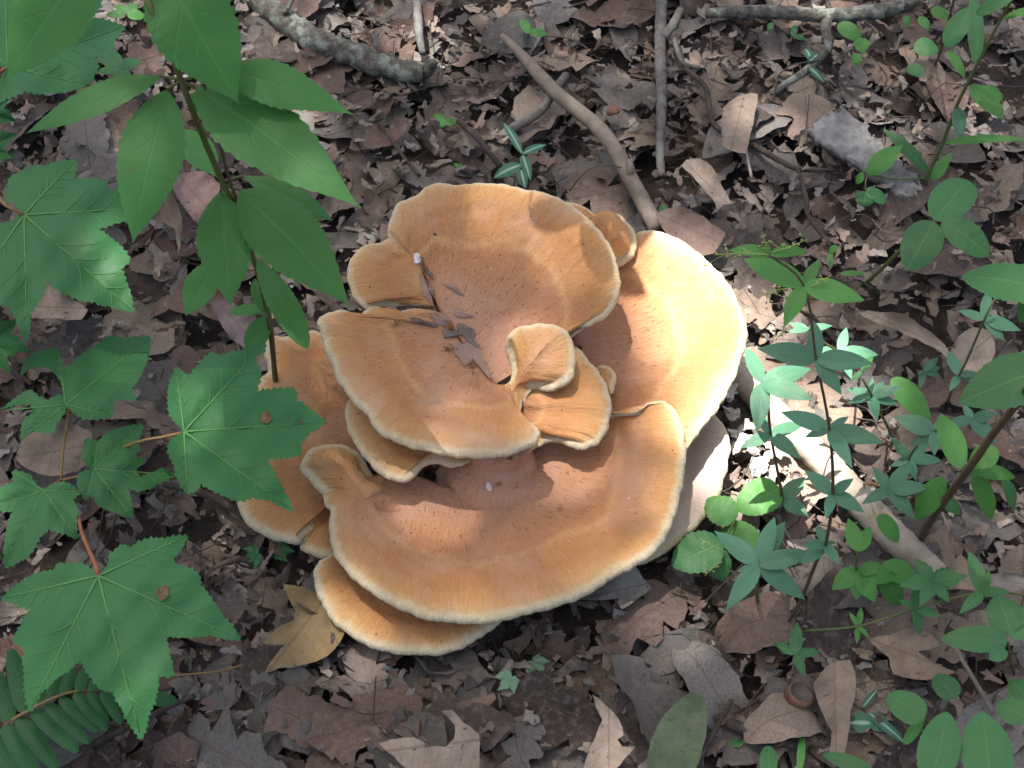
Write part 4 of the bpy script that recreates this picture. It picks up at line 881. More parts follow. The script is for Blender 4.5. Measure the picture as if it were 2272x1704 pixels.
seedling('little narrow-leaved sprout between branch and rusty leaf', '5', (740, 280), [((740, 230), (760, 160), 22), ((740, 230), (830, 250), 20), ((600, 180), (575, 210), 20), ((590, 190), (615, 140), 20)], M_BROAD, .04)
seedling('dim trifoliate sprout between stick end and sunlit cap', 'B', (1300, 400), [((1310, 380), (1290, 290), 36), ((1310, 385), (1400, 410), 38), ((1310, 390), (1240, 410), 30)], M_BROAD, .03)
seedling('sprout with slim arching leaves in front of the trefoil vine', '6', (890, 300), [((940, 140), (885, 190), 24), ((890, 190), (900, 290), 22), ((960, 330), (1130, 330), 20)], M_LIGHT, .04)
seedling('large wavy-edged pair of green leaves reaching in by the lower litter', '7', (1380, 1720), [((1350, 1740), (1435, 1385), 100), ((1640, 1790), (1605, 1385), 125)], M_BROAD, .16, teeth=11, amp=.06, rows=46)
seedling('sprout with a heart-shaped leaf beside the striped wintergreen', '7', (1350, 1450), [((1320, 1420), (1145, 1300), 78), ((1475, 1320), (1375, 1205), 62)], M_BROAD, .07, c=.95)
seedling('weed with broad toothed dull green leaves at the trailing bedstraw end', '7', (1760, 1200), [((1730, 1040), (1402, 1032), 68), ((1745, 1010), (1680, 815), 90), ((1760, 1030), (1830, 870), 70), ((1720, 1080), (1640, 1130), 40)], M_BROAD, .12, teeth=9, amp=.1, rows=36)
seedling('plant with overlapping blunt leaves in the corner by the fallen stick', '7', (1800, 1520), [((1830, 1420), (1672, 1345), 70), ((1840, 1330), (1740, 1230), 60)], M_BROAD, .1)
seedling('low wintergreen with dark striped leaves and a scalloped round leaf', '7', (1040, 1420), [((1020, 1365), (1095, 1275), 17), ((1050, 1390), (1235, 1545), 26), ((1060, 1440), (955, 1440), 52), ((1060, 1400), (1130, 1480), 46)], M_STRIPE, .035, teeth=6, amp=.1)
seedling('thin bright green upright leaf beside the striped wintergreen', '7', (1230, 1560), [((1225, 1545), (1325, 1395), 28)], M_LIGHT, .04)
seedling('narrow grass-like sprout below the acorn cap', '7', (720, 1700), [((712, 1680), (728, 1480), 20)], M_LIGHT, .04)
seedling('blunt green leaf poking up beside the fading green leaf', '7', (560, 1720), [((560, 1700), (560, 1550), 44)], M_BROAD, .05, c=.9)
seedling('pointed green leaf stretched flat along the bottom litter', '7', (1000, 1730), [((1080, 1690), (825, 1590), 42)], M_BROAD, .05)
seedling('small bluish triangular leaf on the grey litter', '7', (410, 1560), [((415, 1560), (395, 1500), 34)], M_BROAD, .025, c=1.)
seedling('dark pointed leaf beneath the largest maple leaf', '3', (950, 1260), [((900, 1235), (1085, 1250), 48)], M_FERN, .05)
seedling('shaded leaf cluster behind the tall weed stem', '1', (760, 460), [((740, 420), (610, 310), 60), ((745, 420), (860, 370), 40), ((745, 430), (770, 590), 62), ((760, 430), (600, 440), 34)], M_BROAD, .06)
seedling('pale new leaf tuft beyond the first maple leaf', '1', (790, 160), [((770, 90), (650, 90), 30), ((780, 90), (890, 100), 38), ((780, 85), (840, 20), 30), ((770, 85), (720, 30), 28)], M_LIGHT, .1)
def tiny_maple(label, c, spots, z, sc_, mat):
    o = thing('maple_seedling', W(c, spots[0][0], spots[0][1] + 40, 0), label, 'seedling')
    for i, (x, y, rot) in enumerate(spots):
        ol = []
        for (ax, ay, k) in O7:
            dx, dy = (ax - 600) * sc_, (ay - 490) * sc_
            ol.append((x + dx * math.cos(rot) - dy * math.sin(rot), y + dx * math.sin(rot) + dy * math.cos(rot), k))
        poly_leaf('leaf', o, c, (x, y), ol, z, mat, teeth=2, step=9, rings=5, seed=40 + i, arch=.001, wob=.001)
        tube('petiole', [W(c, spots[0][0] + 20, spots[0][1] + 60, -.003), W(c, x, y, z - .0008)], [.0007, .0006], M_PETY, o, n=6, seg=5)
M_TINY = mat_green('seedling_maple_leaf', (.045, .165, .06), nv=4, vein=0)
M_PALEG = mat_green('pale_seedling_leaf', (.13, .24, .15), nv=4, vein=0)
tiny_maple('pair of small dark maple seedling leaves below the lowest left cap', '3', [(1570, 350, 1.4), (1690, 330, -1.2)], .03, .10, M_TINY)
tiny_maple('pair of pale chewed maple seedling leaves on the grey litter in front', '8', [(1200, 830, 1.0), (1330, 740, -.4)], .028, .115, M_PALEG)

# ------------------------------------------------------------------ single fallen leaves
def fallen(label, c, ctr, outl, z, mat, **kw):
    o = poly_leaf('fallen_leaf', None, c, ctr, T(outl), z + .011, mat, **{**dict(step=24, rings=7, arch=.004, wob=.0025, seed=int(ctr[0])), **kw}); setm(o, label, 'leaf'); return o
fallen('big tan oak leaf with forked lobes lying flat in front of the mushroom', '8', (780, 1310), 'S390,1245 T400,1240 600,1205 S700,1262 800,1265 850,1215 855,1130 T770,1045 840,1040 900,1110 T1000,1185 1005,1300 S1000,1420 T700,1480 560,1400 480,1320 S390,1245', .034, M_DEAD['tan'])
fallen('ochre-brown fallen leaf with dark holes beside the lowest cap', '3', (1880, 800), 'S1610,1080 T1600,1100 1690,960 1740,905 T1600,900 1700,800 1790,760 1800,700 T1730,540 1850,560 2000,640 T2110,790 2080,880 1990,980 T1850,1030 1700,1050 S1610,1080', .032, M_YELLOWLEAF, droop=.006)
fallen('long-lobed tan leaf half hidden by the fading green leaf', '8', (1800, 1180), 'S1700,1394 T1640,1420 1720,1200 S1760,1100 T1698,940 1780,1010 1860,1090 T1890,1190 1850,1220 S1880,1260 T1960,1260 1900,1330 1820,1420 S1700,1394', .033, M_DEAD['tan'])
fallen('broad fading grey-green fallen leaf at the litter edge', '7', (130, 1500), 'S-20,1700 T-30,1600 20,1450 100,1350 T190,1285 250,1320 262,1440 T240,1560 190,1700 S-20,1700', .045, M_GREENDEAD, droop=.008)
fallen('curled tan leaf arching over dark litter beyond the bedstraw', '6', (1420, 690), 'S1080,590 T1050,585 1250,590 1390,600 T1520,690 1630,770 1700,850 T1690,905 1600,830 1480,770 1330,700 T1180,650 S1080,590', .045, M_DEAD['tan'], arch=.008)
fallen('tan oak leaf pierced by one dark hole near the stick', '5', (170, 1130), 'S30,1050 T20,1080 60,1020 150,1005 T230,1060 290,1180 340,1270 T370,1290 300,1300 T260,1335 230,1260 160,1180 100,1110 S30,1050', .035, M_DEAD['tan'])
fallen('upright grey-tan leaf crossed by a thin straw', '5', (390, 780), 'S300,700 T290,690 380,620 480,590 T520,600 500,720 470,860 T440,975 360,960 300,930 T290,800 S300,700', .04, M_DEAD['tan'])
fallen('large grey-tan leaf under the eaten maple leaf', '2', (330, 1180), 'S100,1300 T95,1330 130,1180 220,1120 T380,1060 560,1130 T560,1280 480,1370 T300,1400 180,1360 S100,1300', .035, M_DEAD['tan'])
fallen('pale leaf with a raised edge below the shaded maple leaf', '2', (380, 370), 'S170,420 T170,440 230,300 285,205 T400,290 540,380 T500,440 330,430 S170,420', .045, M_DEAD['tan'], arch=.01)
fallen('silvery grey leaf pressed against the underside shadow of the front cap', '8', (1900, 250), 'S1560,350 T1540,370 1700,290 1850,180 T1950,140 2010,230 T2062,290 1980,350 1880,420 T1850,370 1870,350 S1560,350', .035, M_PALEDEAD)
fallen('twisted tan leaf standing on edge beside the tall weed', '1', (1030, 1290), 'S940,1300 T935,1280 1020,1155 T1060,1200 1115,1330 T1110,1450 1095,1560 T1080,1470 1070,1400 S1000,1360 T960,1380 S940,1300', .06, M_DEAD['tan'], arch=.012)
fallen('dull pink rounded leaf behind the tall weed stem', '1', (1210, 1180), 'S1050,1130 T1040,1120 1120,1060 1250,1050 T1350,1130 1330,1280 T1230,1390 1150,1300 S1050,1130', .033, mat_dead('dead_leaf_pink', [(.19, .115, .10), (.21, .13, .115)]))
fallen('mauve-grey rounded leaf by the slender lower leaves of the tall weed', '2', (1440, 470), 'S1310,370 T1300,340 1380,310 1480,370 T1570,420 1560,540 T1510,615 1420,560 S1310,370', .035, mat_dead('dead_leaf_mauve', [(.17, .125, .12), (.19, .14, .135)]))
fallen('pale Y-shaped leaf end resting behind the tall weed leaves', '1', (1880, 860), 'S1800,690 T1790,680 1880,690 T1925,690 1915,860 T2040,890 1960,940 1930,1010 T1860,1000 1850,900 T1790,830 1820,800 S1800,690', .04, M_PALEDEAD)
fallen('large mottled brown leaf shadowed along the sunlit cap', 'B', (1400, 480), 'S1250,380 T1240,350 1400,300 T1560,360 1620,420 T1720,480 1640,620 T1500,640 1350,520 S1250,380', .03, M_DEAD['red'])
fallen('wide tan leaf lying below the trailing bedstraw', '7', (1250, 1060), 'S1060,1040 T1050,1030 1160,1010 1300,960 T1400,1060 1290,1090 T1480,1190 1330,1230 T1170,1200 1150,1120 S1060,1040', .035, M_DEAD['tan'], arch=.008)
fallen('tall tan oak leaf beside the acorn cap', '7', (880, 1320), 'S790,1290 T780,1250 860,1150 T960,1130 990,1240 T960,1390 950,1500 T900,1659 850,1600 T870,1480 830,1400 S790,1290', .033, M_DEAD['tan'])
fallen('lit tan leaf under the slender bedstraw', '6', (1830, 850), 'S1700,960 T1690,930 1760,760 1860,690 T1990,720 2020,860 T1960,960 1880,1020 S1700,960', .03, M_DEAD['tan'])
fallen('long grey leaf flap along the branch end', '7', (1680, 740), 'S1540,720 T1530,715 1650,712 1780,710 T1860,760 1740,800 T1620,790 S1540,720', .04, M_DEAD['grey'])

# chips in the sun patch, coloured near white to brighten it
M_CHIP = mat_plain('sun_tinted_chip', (.36, .33, .29), (.50, .47, .42), 200, .8)
for k in range(26):
    U, V_ = 1640 + RNG.normal(0, 45) + k * 2, 980 + RNG.normal(0, 70); v, f, u = CRUMB[k % 16]; q = P(U, V_, .034)
    o = mesh('wood_chip', v * RNG.uniform(.010, .022) @ rotm(RNG.uniform(0, 6), RNG.normal(0, .3), RNG.normal(0, .3)).T + q, f, M_CHIP, smooth=False)
    setm(o, 'chip coloured pale for sunlight, scattered in the bright patch beside the mushroom', 'chip', 'chips coloured pale for the sun patch')

# ------------------------------------------------------------------ sticks, bark, acorns
def stick(name, label, pts, rad, mat, n=50, seg=10, rough=.10, seed=1, side=()):
    p0 = W(*pts[0]); o = thing(name, (p0[0], p0[1], max(0, p0[2] - .01)), label, 'stick')
    tube('branch_wood', [W(*q) for q in pts], rad, mat, o, n=n, seg=seg, rough=rough, seed=seed)
    for i, (q, r) in enumerate(side): tube('side_twig', [W(*k) for k in q], r, mat, o, n=20, seg=7, rough=rough, seed=seed + i + 1)
    return o
stick('fallen_branch', 'thick lichen-covered branch with a broken pale end behind the tall weed', [('1', 1450, -90, .03), ('1', 1700, 90, .033), ('1', 1950, 260, .034), ('1', 2212, 350, .034), ('4', 250, 400, .034), ('4', 530, 455, .033)], [.011, .012, .0125, .012, .010], M_MOSSY, n=70, seg=14, rough=.14, seed=4,
      side=[([('1', 1730, 110, .035), ('1', 1760, 60, .05), ('1', 1800, -20, .055)], [.003, .002]), ([('4', 530, 455, .032), ('4', 560, 430, .040), ('4', 585, 375, .048)], [.005, .006])])
stick('bare_stick', 'smooth bare grey-tan stick bent towards the back of the mushroom', [('4', 1005, 222, .032), ('4', 1100, 310, .034), ('4', 1330, 560, .04), ('4', 1620, 810, .042), ('4', 1790, 1090, .04), ('4', 1960, 1410, .035)], [.003, .0062, .0068, .0072, .0072, .0078], M_BARE, n=60, seg=12, rough=.025, seed=6,
      side=[([('4', 1790, 1090, .042), ('4', 1795, 1030, .05), ('4', 1780, 985, .052)], [.004, .003])])
stick('grey_twig', 'straight slim lichened twig lying end-on behind the mushroom', [('4', 1985, -40, .035), ('4', 1975, 300, .038), ('4', 1985, 600, .038), ('4', 1975, 930, .035), ('4', 1985, 1080, .03)], [.0058, .0055, .0055, .0045, .0035], M_TWIGG, seed=8,
      side=[([('4', 1995, 230, .038), ('4', 2050, 160, .042), ('4', 2100, 60, .04)], [.005, .004]), ([('4', 2060, 240, .035), ('4', 2110, 380, .036), ('4', 2220, 420, .03)], [.0028, .0022])])
stick('grey_twig', 'short grey-green twig crossing under the bare stick', [('4', 1400, 460, .028), ('4', 1330, 550, .03), ('4', 1230, 690, .031), ('4', 1060, 795, .03)], [.004, .0045, .0045, .0045], M_TWIGG, seed=9, n=30, side=[([('4', 1110, 780, .03), ('4', 1120, 830, .02)], [.003, .002])])
stick('fallen_branch', 'long horizontal lichen-spotted branch with a drooping side twig', [('5', 190, 85, .035), ('5', 400, 75, .037), ('5', 700, 82, .038), ('5', 950, 98, .038), ('5', 1250, 75, .037), ('5', 1450, 30, .036), ('5', 1560, -30, .035)], [.0052, .0068, .0068, .0066, .0075, .0075, .006], M_MOSSY, seed=10, n=60,
      side=[([('5', 975, 105, .038), ('5', 945, 180, .038), ('5', 968, 290, .036), ('5', 880, 400, .035), ('5', 780, 480, .034), ('5', 600, 600, .03)], [.005, .0045, .0042, .004, .004])])
stick('fallen_branch', 'pale peeled branch running through the bright sun patch', [('6', 180, 940, .03), ('6', 350, 1110, .032), ('6', 560, 1320, .034), ('6', 740, 1500, .034), ('7', 900, 240, .034), ('7', 1050, 400, .032), ('7', 1200, 560, .03), ('7', 1390, 720, .026)], [.0105, .011, .0115, .0115, .012, .0125, .012, .010], M_PALEW, n=70, seg=14, seed=12, rough=.10)
stick('dark_twig', 'thin dark angled twig across the litter near the bark slab', [('5', 20, 300, .03), ('5', 60, 430, .034), ('5', 190, 560, .034), ('5', 240, 790, .036), ('5', 450, 900, .036), ('5', 640, 1010, .036), ('5', 780, 1075, .034), ('5', 1000, 1080, .03)], [.0022, .0026, .0024, .0026, .003, .0026, .002], M_DARKTW, seed=13, side=[([('5', 770, 1070, .034), ('5', 830, 1270, .032), ('5', 840, 1370, .03), ('5', 980, 1560, .028)], [.002, .0022, .0018])])
stick('grey_twig', 'small green-grey twig lying beside the bark slab', [('5', 1000, 885, .03), ('5', 1060, 960, .032), ('5', 1160, 1030, .03)], [.004, .0042, .004], M_TWIGG, seed=14, n=20)
stick('dark_twig', 'dark twig end poking out left of the lowest side cap', [('3', 1000, -70, .03), ('3', 1250, -10, .035), ('3', 1420, 80, .035), ('3', 1560, 190, .03)], [.0025, .003, .003], M_DARKTW, seed=15, n=24)
stick('dark_twig', 'crooked dark twig by the small dark maple seedling', [('3', 1260, 620, .02), ('3', 1280, 470, .03), ('3', 1420, 390, .032), ('3', 1520, 395, .03)], [.002, .0025, .0025], M_DARKTW, seed=16, n=24)
stick('dark_twig', 'brown stalk slanting under the fern tips', [('3', 470, 1560, .025), ('3', 800, 1400, .032), ('3', 1000, 1300, .034), ('3', 1190, 1215, .03)], [.0022, .0024, .0018], M_DARKTW, seed=17, n=24)
stick('pale_stalk', 'thin yellowish stem curving out from under the biggest maple leaf', [('3', 960, 1100, .06), ('3', 1150, 1088, .055), ('3', 1330, 1070, .045), ('3', 1480, 1032, .035)], [.0009, .0007], M_PETY, seed=18, n=24, rough=0)
stick('pale_stalk', 'straight thin tan stalk in the grass-like corner', [('7', 1470, 1070, .05), ('7', 1560, 1220, .045), ('7', 1660, 1390, .03)], [.0016, .0018], M_BARE, seed=19, n=20, rough=.03)
stick('dark_twig', 'thin dark twig leaning beside the fading green leaf', [('7', 200, 1659, .03), ('7', 320, 1440, .034), ('7', 380, 1330, .03)], [.0022, .0018], M_DARKTW, seed=20, n=20)
stick('dark_twig', 'slanted blackish twig among fragments below the acorn cap', [('7', 260, 1410, .026), ('7', 420, 1460, .03), ('7', 620, 1530, .028), ('7', 760, 1570, .022)], [.0042, .004, .003], M_DARKTW, seed=21, n=24)
stick('dark_twig', 'brown curved stem base of the leaning bedstraw clump', [('7', 580, 1045, .01), ('7', 660, 970, .03), ('7', 720, 880, .04)], [.0018, .0016], M_DARKTW, seed=22, n=14, rough=.03)
stick('pale_stalk', 'dry straw lying across the grey-tan leaf', [('5', 415, 640, .045), ('5', 420, 780, .05), ('5', 440, 930, .045), ('5', 480, 1130, .035)], [.0012, .0014], M_PALEW, seed=23, n=20, rough=0)
stick('dark_twig', 'broken twig stub in the leaves behind the dark-soiled hollow', [('4', 480, -30, .03), ('4', 490, 110, .034), ('4', 500, 230, .034), ('4', 520, 330, .03)], [.0035, .0042, .0045, .003], M_TWIGG, seed=24, n=24)
stick('dark_twig', 'long feathery brown stalk beside the striped wintergreen', [('4', 740, 740, .03), ('4', 840, 830, .034), ('4', 930, 940, .034), ('4', 1000, 1020, .028)], [.0026, .003, .0024], M_DARKTW, seed=25, n=24, rough=.2)
stick('dark_twig', 'thin dark bent twig behind the top left rim of the mushroom', [('4', 250, 760, .03), ('4', 330, 860, .034), ('4', 400, 960, .034), ('4', 500, 1080, .03)], [.0016, .0018], M_DARKTW, seed=26, n=24)
stick('pale_stalk', 'thin wiry stem arching over the bare stick', [('4', 1420, 1170, .03), ('4', 1520, 1050, .05), ('4', 1640, 1010, .055), ('4', 1740, 1030, .05)], [.0008, .0006], M_STEMB, seed=27, n=20, rough=0)

# bark slab with real thickness
def slab():
    a = W('5', 960, 735, .046); b = W('5', 1545, 1215, .040); d = b - a; L = np.linalg.norm(d); d = d / L; sd = nrm(np.cross([0, 0, 1.], d)); wd = .023; nl, nw = 70, 16
    r = np.random.default_rng(3); e0 = np.cumsum(r.normal(0, .0006, nl)); e0 -= np.linspace(0, e0[-1], nl); e1 = np.cumsum(r.normal(0, .0006, nl)); e1 -= np.linspace(0, e1[-1], nl); en = r.uniform(-.0035, .0035, (2, nw))
    V = []
    for lay in (0, 1):
        for i in range(nl):
            t = i / (nl - 1); w0 = wd * (1 - .35 * t) * (1 - .3 * max(0, (t - .9) * 10))
            for j in range(nw):
                u = -1 + 2 * j / (nw - 1); en_ = en[0, j] * max(0, 1 - t * 14) + en[1, j] * max(0, 1 - (1 - t) * 14)
                q = a + d * (L * t + en_) + sd * (u * w0 + (e0[i] if u < 0 else e1[i]) * abs(u)); h = .0022 * math.sin(u * 9 + t * 4) * math.sin(t * 31 + u * 3) + r.normal(0, .00022) - .004 * u * u
                V.append(q + np.array([0, 0, h if lay == 0 else -.011 + h * .3]))
    n1 = nl * nw; F = []
    for i in range(nl - 1):
        for j in range(nw - 1):
            k = i * nw + j; F.append((k, k + nw, k + nw + 1, k + 1)); F.append((n1 + k, n1 + k + 1, n1 + k + nw + 1, n1 + k + nw))
        for j, fl in ((0, 1), (nw - 1, 0)):
            k = i * nw + j; F.append((k, k + nw, n1 + k + nw, n1 + k))
    for i in (0, nl - 1):
        for j in range(nw - 1): k = i * nw + j; F.append((k, k + 1, n1 + k + 1, n1 + k))
    o = mesh('bark_slab', V, F, M_SLAB); recalc(o); setm(o, 'flat weathered grey slab of bark lying on the litter', 'bark')
slab()
def acorn_cup(label, c, x, y, r, z, tilt):
    o = thing('acorn_cup', W(c, x, y, z), label, 'acorn'); s = r * CROPS[c][2] * KPX * 1.2; Cc = W(c, x, y, z + s * .7)
    R = np.array(Matrix.Rotation(tilt[0], 3, 'X') @ Matrix.Rotation(tilt[1], 3, 'Y'))
    def lathe(nm, prof, mat):
        seg = 28; V = []; rn = np.random.default_rng(4)
        for (rr, h) in prof:
            for k in range(seg):
                a = 6.2832 * k / seg; q = rr * (1 + (rn.uniform(-.03, .03))); V.append(Cc + R @ np.array([math.cos(a) * q * s, math.sin(a) * q * s, h * s]))
        F = [(i * seg + k, i * seg + (k + 1) % seg, (i + 1) * seg + (k + 1) % seg, (i + 1) * seg + k) for i in range(len(prof) - 1) for k in range(seg)]
        q = mesh(nm, V, F, mat, o); return q
    lathe('shell', [(.02, -.75), (.5, -.7), (.85, -.4), (1, 0), (.98, .3), (.88, .45), (.78, .42)], M_ACORN)
    lathe('inside', [(.80, .42), (.72, .2), (.6, 0), (.3, -.12), (.02, -.15)], M_ACORNIN)
    return o
acorn_cup('brown acorn cup lying open among torn leaves under the four-leaved bedstraw', '7', 708, 1312, 68, .032, (-.3, .35))
acorn_cup('dark acorn cap behind the bare stick', '4', 1688, 680, 52, .03, (2.5, .25))
acorn_cup('small sunlit acorn cup beside the pale peeled branch', '7', 700, 235, 30, .03, (.3, -.5))
# small stone
def stone():
    C = W('4', 790, 880, .012); bm = bmesh.new(); bmesh.ops.create_icosphere(bm, subdivisions=3, radius=1)
    for v in bm.verts:
        n_ = v.co.normalized(); q = 1 + .18 * math.sin(n_.x * 4 + 1) + .12 * math.sin(n_.y * 6) + .05 * math.sin(n_.z * 9 + n_.x * 7); v.co = Vector((n_.x * .018 * q, n_.y * .014 * q, n_.z * .012 * q))
    me = bpy.data.meshes.new('stone'); bm.to_mesh(me); bm.free(); me.materials.append(mat_plain('stone_grey', (.13, .11, .08), (.2, .17, .13), 90, .8)); me.polygons.foreach_set('use_smooth', [True] * len(me.polygons))
    o = bpy.data.objects.new('stone', me); COL.objects.link(o); o.location = C; setm(o, 'small angular grey-brown stone in the dark hollow behind the mushroom', 'stone')
stone()

# ------------------------------------------------------------------ scraps lying on the caps: dropped onto the surface
CAPS = [o for o in mush.children if o.type == 'MESH']
from mathutils.bvhtree import BVHTree
_v = []; _f = []; _o = 0
for o in CAPS:
    _v += [Vector(v.co) + Vector(ORG[mush]) for v in o.data.vertices]; _f += [[i + _o for i in p.vertices] for p in o.data.polygons]; _o += len(o.data.vertices)
BVH = BVHTree.FromPolygons(_v, _f)
def on_cap(U, V_):
    d = Vector(P(U, V_, 0) - CAM).normalized(); h = BVH.ray_cast(Vector(CAM), d)
    return (np.array(h[0]), np.array(h[1])) if h[0] is not None else (P(U, V_, .1), np.array([0, 0, 1.]))
def scrap(name, label, c, pts, mat, lift=.0012, cat='debris'):
    rj = np.random.default_rng(len(pts) + int(pts[0][0])); pp_ = []
    for a, b in zip(pts, pts[1:] + pts[:1]):
        for t in (0, .33, .66): pp_.append(tuple(np.array(a) + (np.array(b) - np.array(a)) * t + (rj.normal(0, 5, 2) if t else 0)))
    pts = pp_; q = [on_cap(*px(c, *p)) for p in pts]; C, nC = on_cap(*px(c, *np.mean(pts, 0))); m = len(q)
    nC = nC if nC[2] > 0 else -nC
    ring = [a[0] + nC * lift for a in q]; V = [C + nC * (lift + .0012)] + ring + [a - nC * .0008 + (C - a) * .06 for a in ring]
    F = [(0, i + 1, (i + 1) % m + 1) for i in range(m)] + [(i + 1, i + 1 + m, (i + 1) % m + 1 + m, (i + 1) % m + 1) for i in range(m)]
    o = mesh(name, V, F, mat, None, [(.3 + .05 * i, .5) for i in range(len(V))], smooth=False); recalc(o); setm(o, label, cat)
M_SCR = mat_dead('leaf_scrap_mauve', [(.30, .185, .145), (.34, .215, .17)], vein=.2)
scrap('leaf_scrap', 'largest mauve-brown torn leaf piece stuck at the funnel bottom of the upper caps', 'A', [(1545, 1240), (1640, 1230), (1720, 1270), (1780, 1370), (1805, 1490), (1740, 1420), (1690, 1360), (1630, 1395), (1570, 1320)], M_SCR)
scrap('leaf_scrap', 'narrow pointed leaf piece high in the crease of the upper caps', 'A', [(1322, 760), (1380, 800), (1420, 870), (1435, 960), (1410, 975), (1350, 910)], M_SCR)
scrap('leaf_scrap', 'small almond-shaped leaf piece on the top cap', 'A', [(1480, 830), (1540, 830), (1600, 870), (1635, 920), (1570, 890)], M_SCR)
scrap('leaf_scrap', 'triangular leaf piece beside the frass in the cap crease', 'A', [(1560, 1000), (1600, 1000), (1700, 1055), (1640, 1060), (1570, 1050)], M_SCR)
scrap('leaf_scrap', 'square brown leaf piece touching the frass', 'A', [(1400, 1025), (1470, 1015), (1545, 1070), (1500, 1110), (1440, 1100)], M_SCR)
scrap('leaf_scrap', 'blackened ragged leaf strip curling around the frass', 'A', [(1480, 1150), (1530, 1165), (1590, 1150), (1580, 1100), (1640, 1110), (1700, 1150), (1690, 1210), (1745, 1260), (1710, 1275), (1660, 1210), (1620, 1170), (1560, 1195), (1490, 1200)], M_BLACK)
scrap('leaf_scrap', 'dark splinter strip at the upper end of the crease', 'A', [(1335, 640), (1360, 700), (1400, 750), (1425, 800), (1400, 780), (1350, 730)], M_BLACK)
scrap('leaf_scrap', 'thin grey sliver left of the frass', 'A', [(1250, 1060), (1330, 1070), (1450, 1110), (1440, 1125), (1330, 1105), (1260, 1085)], M_BLACK)
def frass(label, c, x, y, r, seed):
    p, n_ = on_cap(*px(c, x, y)); s = r * CROPS[c][2] * KPX; rn = np.random.default_rng(seed); VV = []; FF = []; off = 0
    for k in range(26):
        q = p + np.array([rn.normal(0, s * .5), rn.normal(0, s * .5), abs(rn.normal(0, s * .2))]); v, f, _ = CRUMB[k % 16]
        v = v * rn.uniform(.3, .6) * s @ rotm(rn.uniform(0, 6), rn.normal(0, .6), rn.normal(0, .6)).T + q; VV.append(v); FF += [tuple(i + off for i in t) for t in f]; off += len(v)
    setm(mesh('frass_pile', np.concatenate(VV), FF, M_ROT, smooth=False), label, 'debris')
frass('orange-brown crumbly frass heap in the crease of the upper caps', 'A', 1525, 1125, 55, 1); frass('reddish frass crumbs beside the biggest leaf piece', 'A', 1515, 1275, 45, 2)
frass('crumbly patch under the tip of the biggest leaf piece', 'A', 1680, 1395, 50, 3); frass('dark crumb cluster on the upper left cap notch', 'A', 1165, 1085, 35, 4); frass('crumbs at the foot of the inner stem', 'D', 165, 655, 35, 5); frass('brown crumb on the wide front cap', 'D', 595, 830, 18, 6)
frass('rusty scar crumbs on the inner stem', 'D', 250, 475, 30, 7)
scrap('pale_shard', 'tiny pale blue-grey shard at the foot of the inner stem', 'D', [(95, 640), (115, 635), (130, 670), (120, 698), (95, 680)], M_WHITE)
scrap('pale_shard', 'white chipped flesh at the upper crease notch', 'A', [(1280, 625), (1310, 620), (1335, 660), (1310, 690), (1285, 690)], M_WHITE)
def beetle(label, c, x, y, r):
    p, n_ = on_cap(*px(c, x, y)); s = r * CROPS[c][2] * KPX; bm = bmesh.new(); bmesh.ops.create_uvsphere(bm, u_segments=14, v_segments=8, radius=1)
    for v in bm.verts: v.co = Vector((v.co.x * s * (1 - .25 * v.co.y), v.co.y * s * 1.3, max(v.co.z, -.2) * s * .8))
    r2 = bmesh.ops.create_uvsphere(bm, u_segments=10, v_segments=6, radius=s * .5)
    for v in r2['verts']: v.co += Vector((0, s * 1.35, 0))
    me = bpy.data.meshes.new('beetle'); bm.to_mesh(me); bm.free(); me.materials.append(M_BUG); me.polygons.foreach_set('use_smooth', [True] * len(me.polygons))
    o = bpy.data.objects.new('beetle', me); COL.objects.link(o); o.location = p + np.array([0, 0, s * .15]); o.rotation_euler = (0, 0, .6); setm(o, label, 'beetle')
beetle('shiny dark beetle on the small right middle cap', 'B', 727, 1265, 18); beetle('dark greenish beetle on the upper back cap', 'A', 1428, 490, 13)

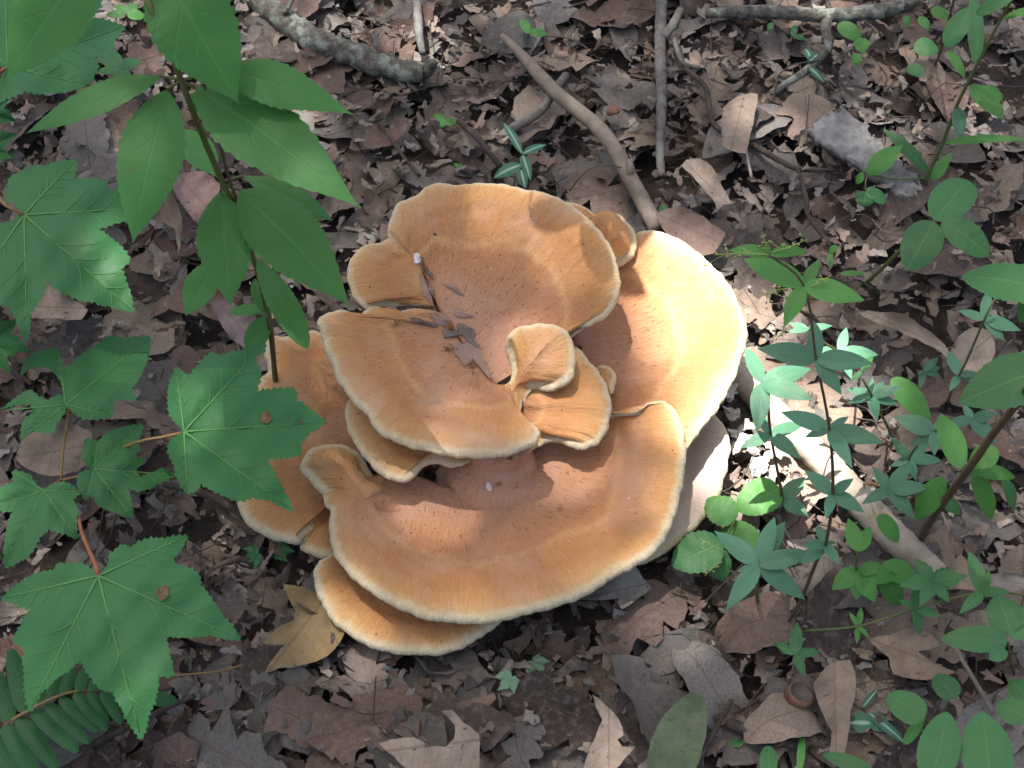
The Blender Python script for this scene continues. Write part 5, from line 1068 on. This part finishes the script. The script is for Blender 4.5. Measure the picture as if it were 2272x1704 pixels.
# ------------------------------------------------------------------ unseen tree added for shade, crown gaps shaped to place the sun patches
def canopy():
    H0, H1 = 6.4, 7.6; S = SUN / SUN[2]
    g0 = P(1580, 630, .10); g1 = P(1735, 975, .03); g2 = P(1800, 880, .05)
    def openness(x, y):  # crown thinned so sun reaches the right cap and the ground patch
        o = .004 + .028 * np.clip((y + .1) / .6, 0, 1)
        o = max(o, .115 * math.exp(-(((x - .09) / .122) ** 2 + ((y - .03) / .21) ** 2) ** 2))
        for g, rx, ry, k in ((g0, .064, .070, 1), (g1, .078, .066, 1), (g2, .05, .05, .7)):
            o = max(o, k * math.exp(-((((x - g[0]) / rx) ** 2 + ((y - g[1]) / ry) ** 2) ** 3)))
        return min(o, 1)
    r = np.random.default_rng(5); VV = []; FF = []; UU = []; off = 0; n = 0
    la = .0021; dens = 5.2 / la
    def leafv(p, L, yaw, t1, t2):
        nonlocal off
        R = rotm(yaw, t1, t2); q = np.array([[-.5, 0, 0], [-.2, .22, .03], [.2, .2, .03], [.5, 0, 0], [.2, -.2, .03], [-.2, -.22, .03]]) * L
        VV.append(q @ R.T + p); FF.append((off, off + 1, off + 2, off + 3)); FF.append((off, off + 3, off + 4, off + 5)); UU.append(np.array([[0, 0], [.3, 1], [.7, 1], [1, 0], [.7, -1], [.3, -1]])); off += 6
    RAD = 1.25
    for i in range(int(dens * math.pi * RAD ** 2)):
        a = r.uniform(0, 6.2832); rr = RAD * math.sqrt(r.random()); x, y = rr * math.cos(a), rr * math.sin(a)
        if r.random() > min(1, -math.log(max(openness(x, y), 1e-4)) / 5.2): continue
        z = r.uniform(H0, H1); leafv(np.array([x, y, .06]) + S * z, .079, r.uniform(0, 6.28), r.normal(0, .35), r.normal(0, .35))
    for i in range(5200):
        a = r.uniform(0, 6.2832); rr = math.sqrt(r.uniform(RAD ** 2, 2.6 ** 2)); x, y = rr * math.cos(a), rr * math.sin(a); z = r.uniform(6.0, 8.2)
        leafv(np.array([x, y, .06]) + S * z, .11, r.uniform(0, 6.28), r.normal(0, .5), r.normal(0, .5))
    C = np.array([0, 0, .06]) + S * 7.0; base_ = np.array([-2.6, 3.4, 0])
    t = thing('added_shade_tree', base_, 'unseen tree added overhead, its crown gapped to shade the floor and light the cap', 'tree')
    tube('trunk', [base_ + [0, 0, -.1], base_ + [.05, -.1, 2], base_ + [.1, -.3, 4.5], base_ + [.3, -.7, 6.6]], [.22, .18, .15, .10], M_TREEBARK, t, n=30, seg=16, rough=.05)
    for k in range(7):
        a = k * .9; e = C + np.array([math.cos(a) * 1.9, math.sin(a) * 1.9, .5]); s0 = base_ + [.1 + .03 * k, -.3 - .05 * k, 4.6 + .28 * k]
        if abs(np.cross((e - s0)[:2], (C - s0)[:2])) / np.linalg.norm((e - s0)[:2]) < .75: continue
        tube('limb', [s0, (s0 + e) / 2 + [0, 0, .4], e], [.06, .035, .012], M_TREEBARK, t, n=16, seg=8)
    cr_ = mesh('crown', np.concatenate(VV), FF, M_CANOPY, t, np.concatenate(UU)); cr_['kind'] = 'stuff'
canopy()

# unseen sapling added to arch over: its leaves throw sharp shadows on the upper cap
def overhang():
    b0 = np.array([-.62, 1.05, 0]); t = thing('added_shadow_sapling', b0, 'unseen sapling added behind the mushroom, its leaves throwing shadows on the caps', 'sapling')
    S = SUN / SUN[2]; tgt = [on_cap(*q)[0] + S * h for q, h in (((1225, 480), .92), ((1325, 565), .96), ((1420, 520), .9), ((1385, 615), .94), ((1340, 470), .98))]
    hub = np.mean(tgt, 0) + [-.05, .08, .03]
    tube('stem', [b0 - [0, 0, .02], b0 + [.03, -.05, .45], b0 + [.18, -.30, .9], (b0 + [.3, -.5, 1.2] + hub) / 2, hub], [.007, .006, .004, .002], M_STEMB, t, n=30)
    for i, q in enumerate(tgt):
        d = nrm(np.array([math.cos(i * 1.9), math.sin(i * 1.9) - .3, -.1])); a = q - d * .022; e = q + d * .026
        v, f, uv = blade_geo(a, e, .012, seed=700 + i, rows=20, teeth=6, amp=.1, c=1.4, hint=np.array([0, 0, 1.])); mesh('leaf', v, f, M_BROAD, t, uv)
        tube('petiole', [hub, (hub + a) / 2 + [0, 0, .01], a], [.001, .0008], M_STEMG, t, n=8, seg=5)
overhang()
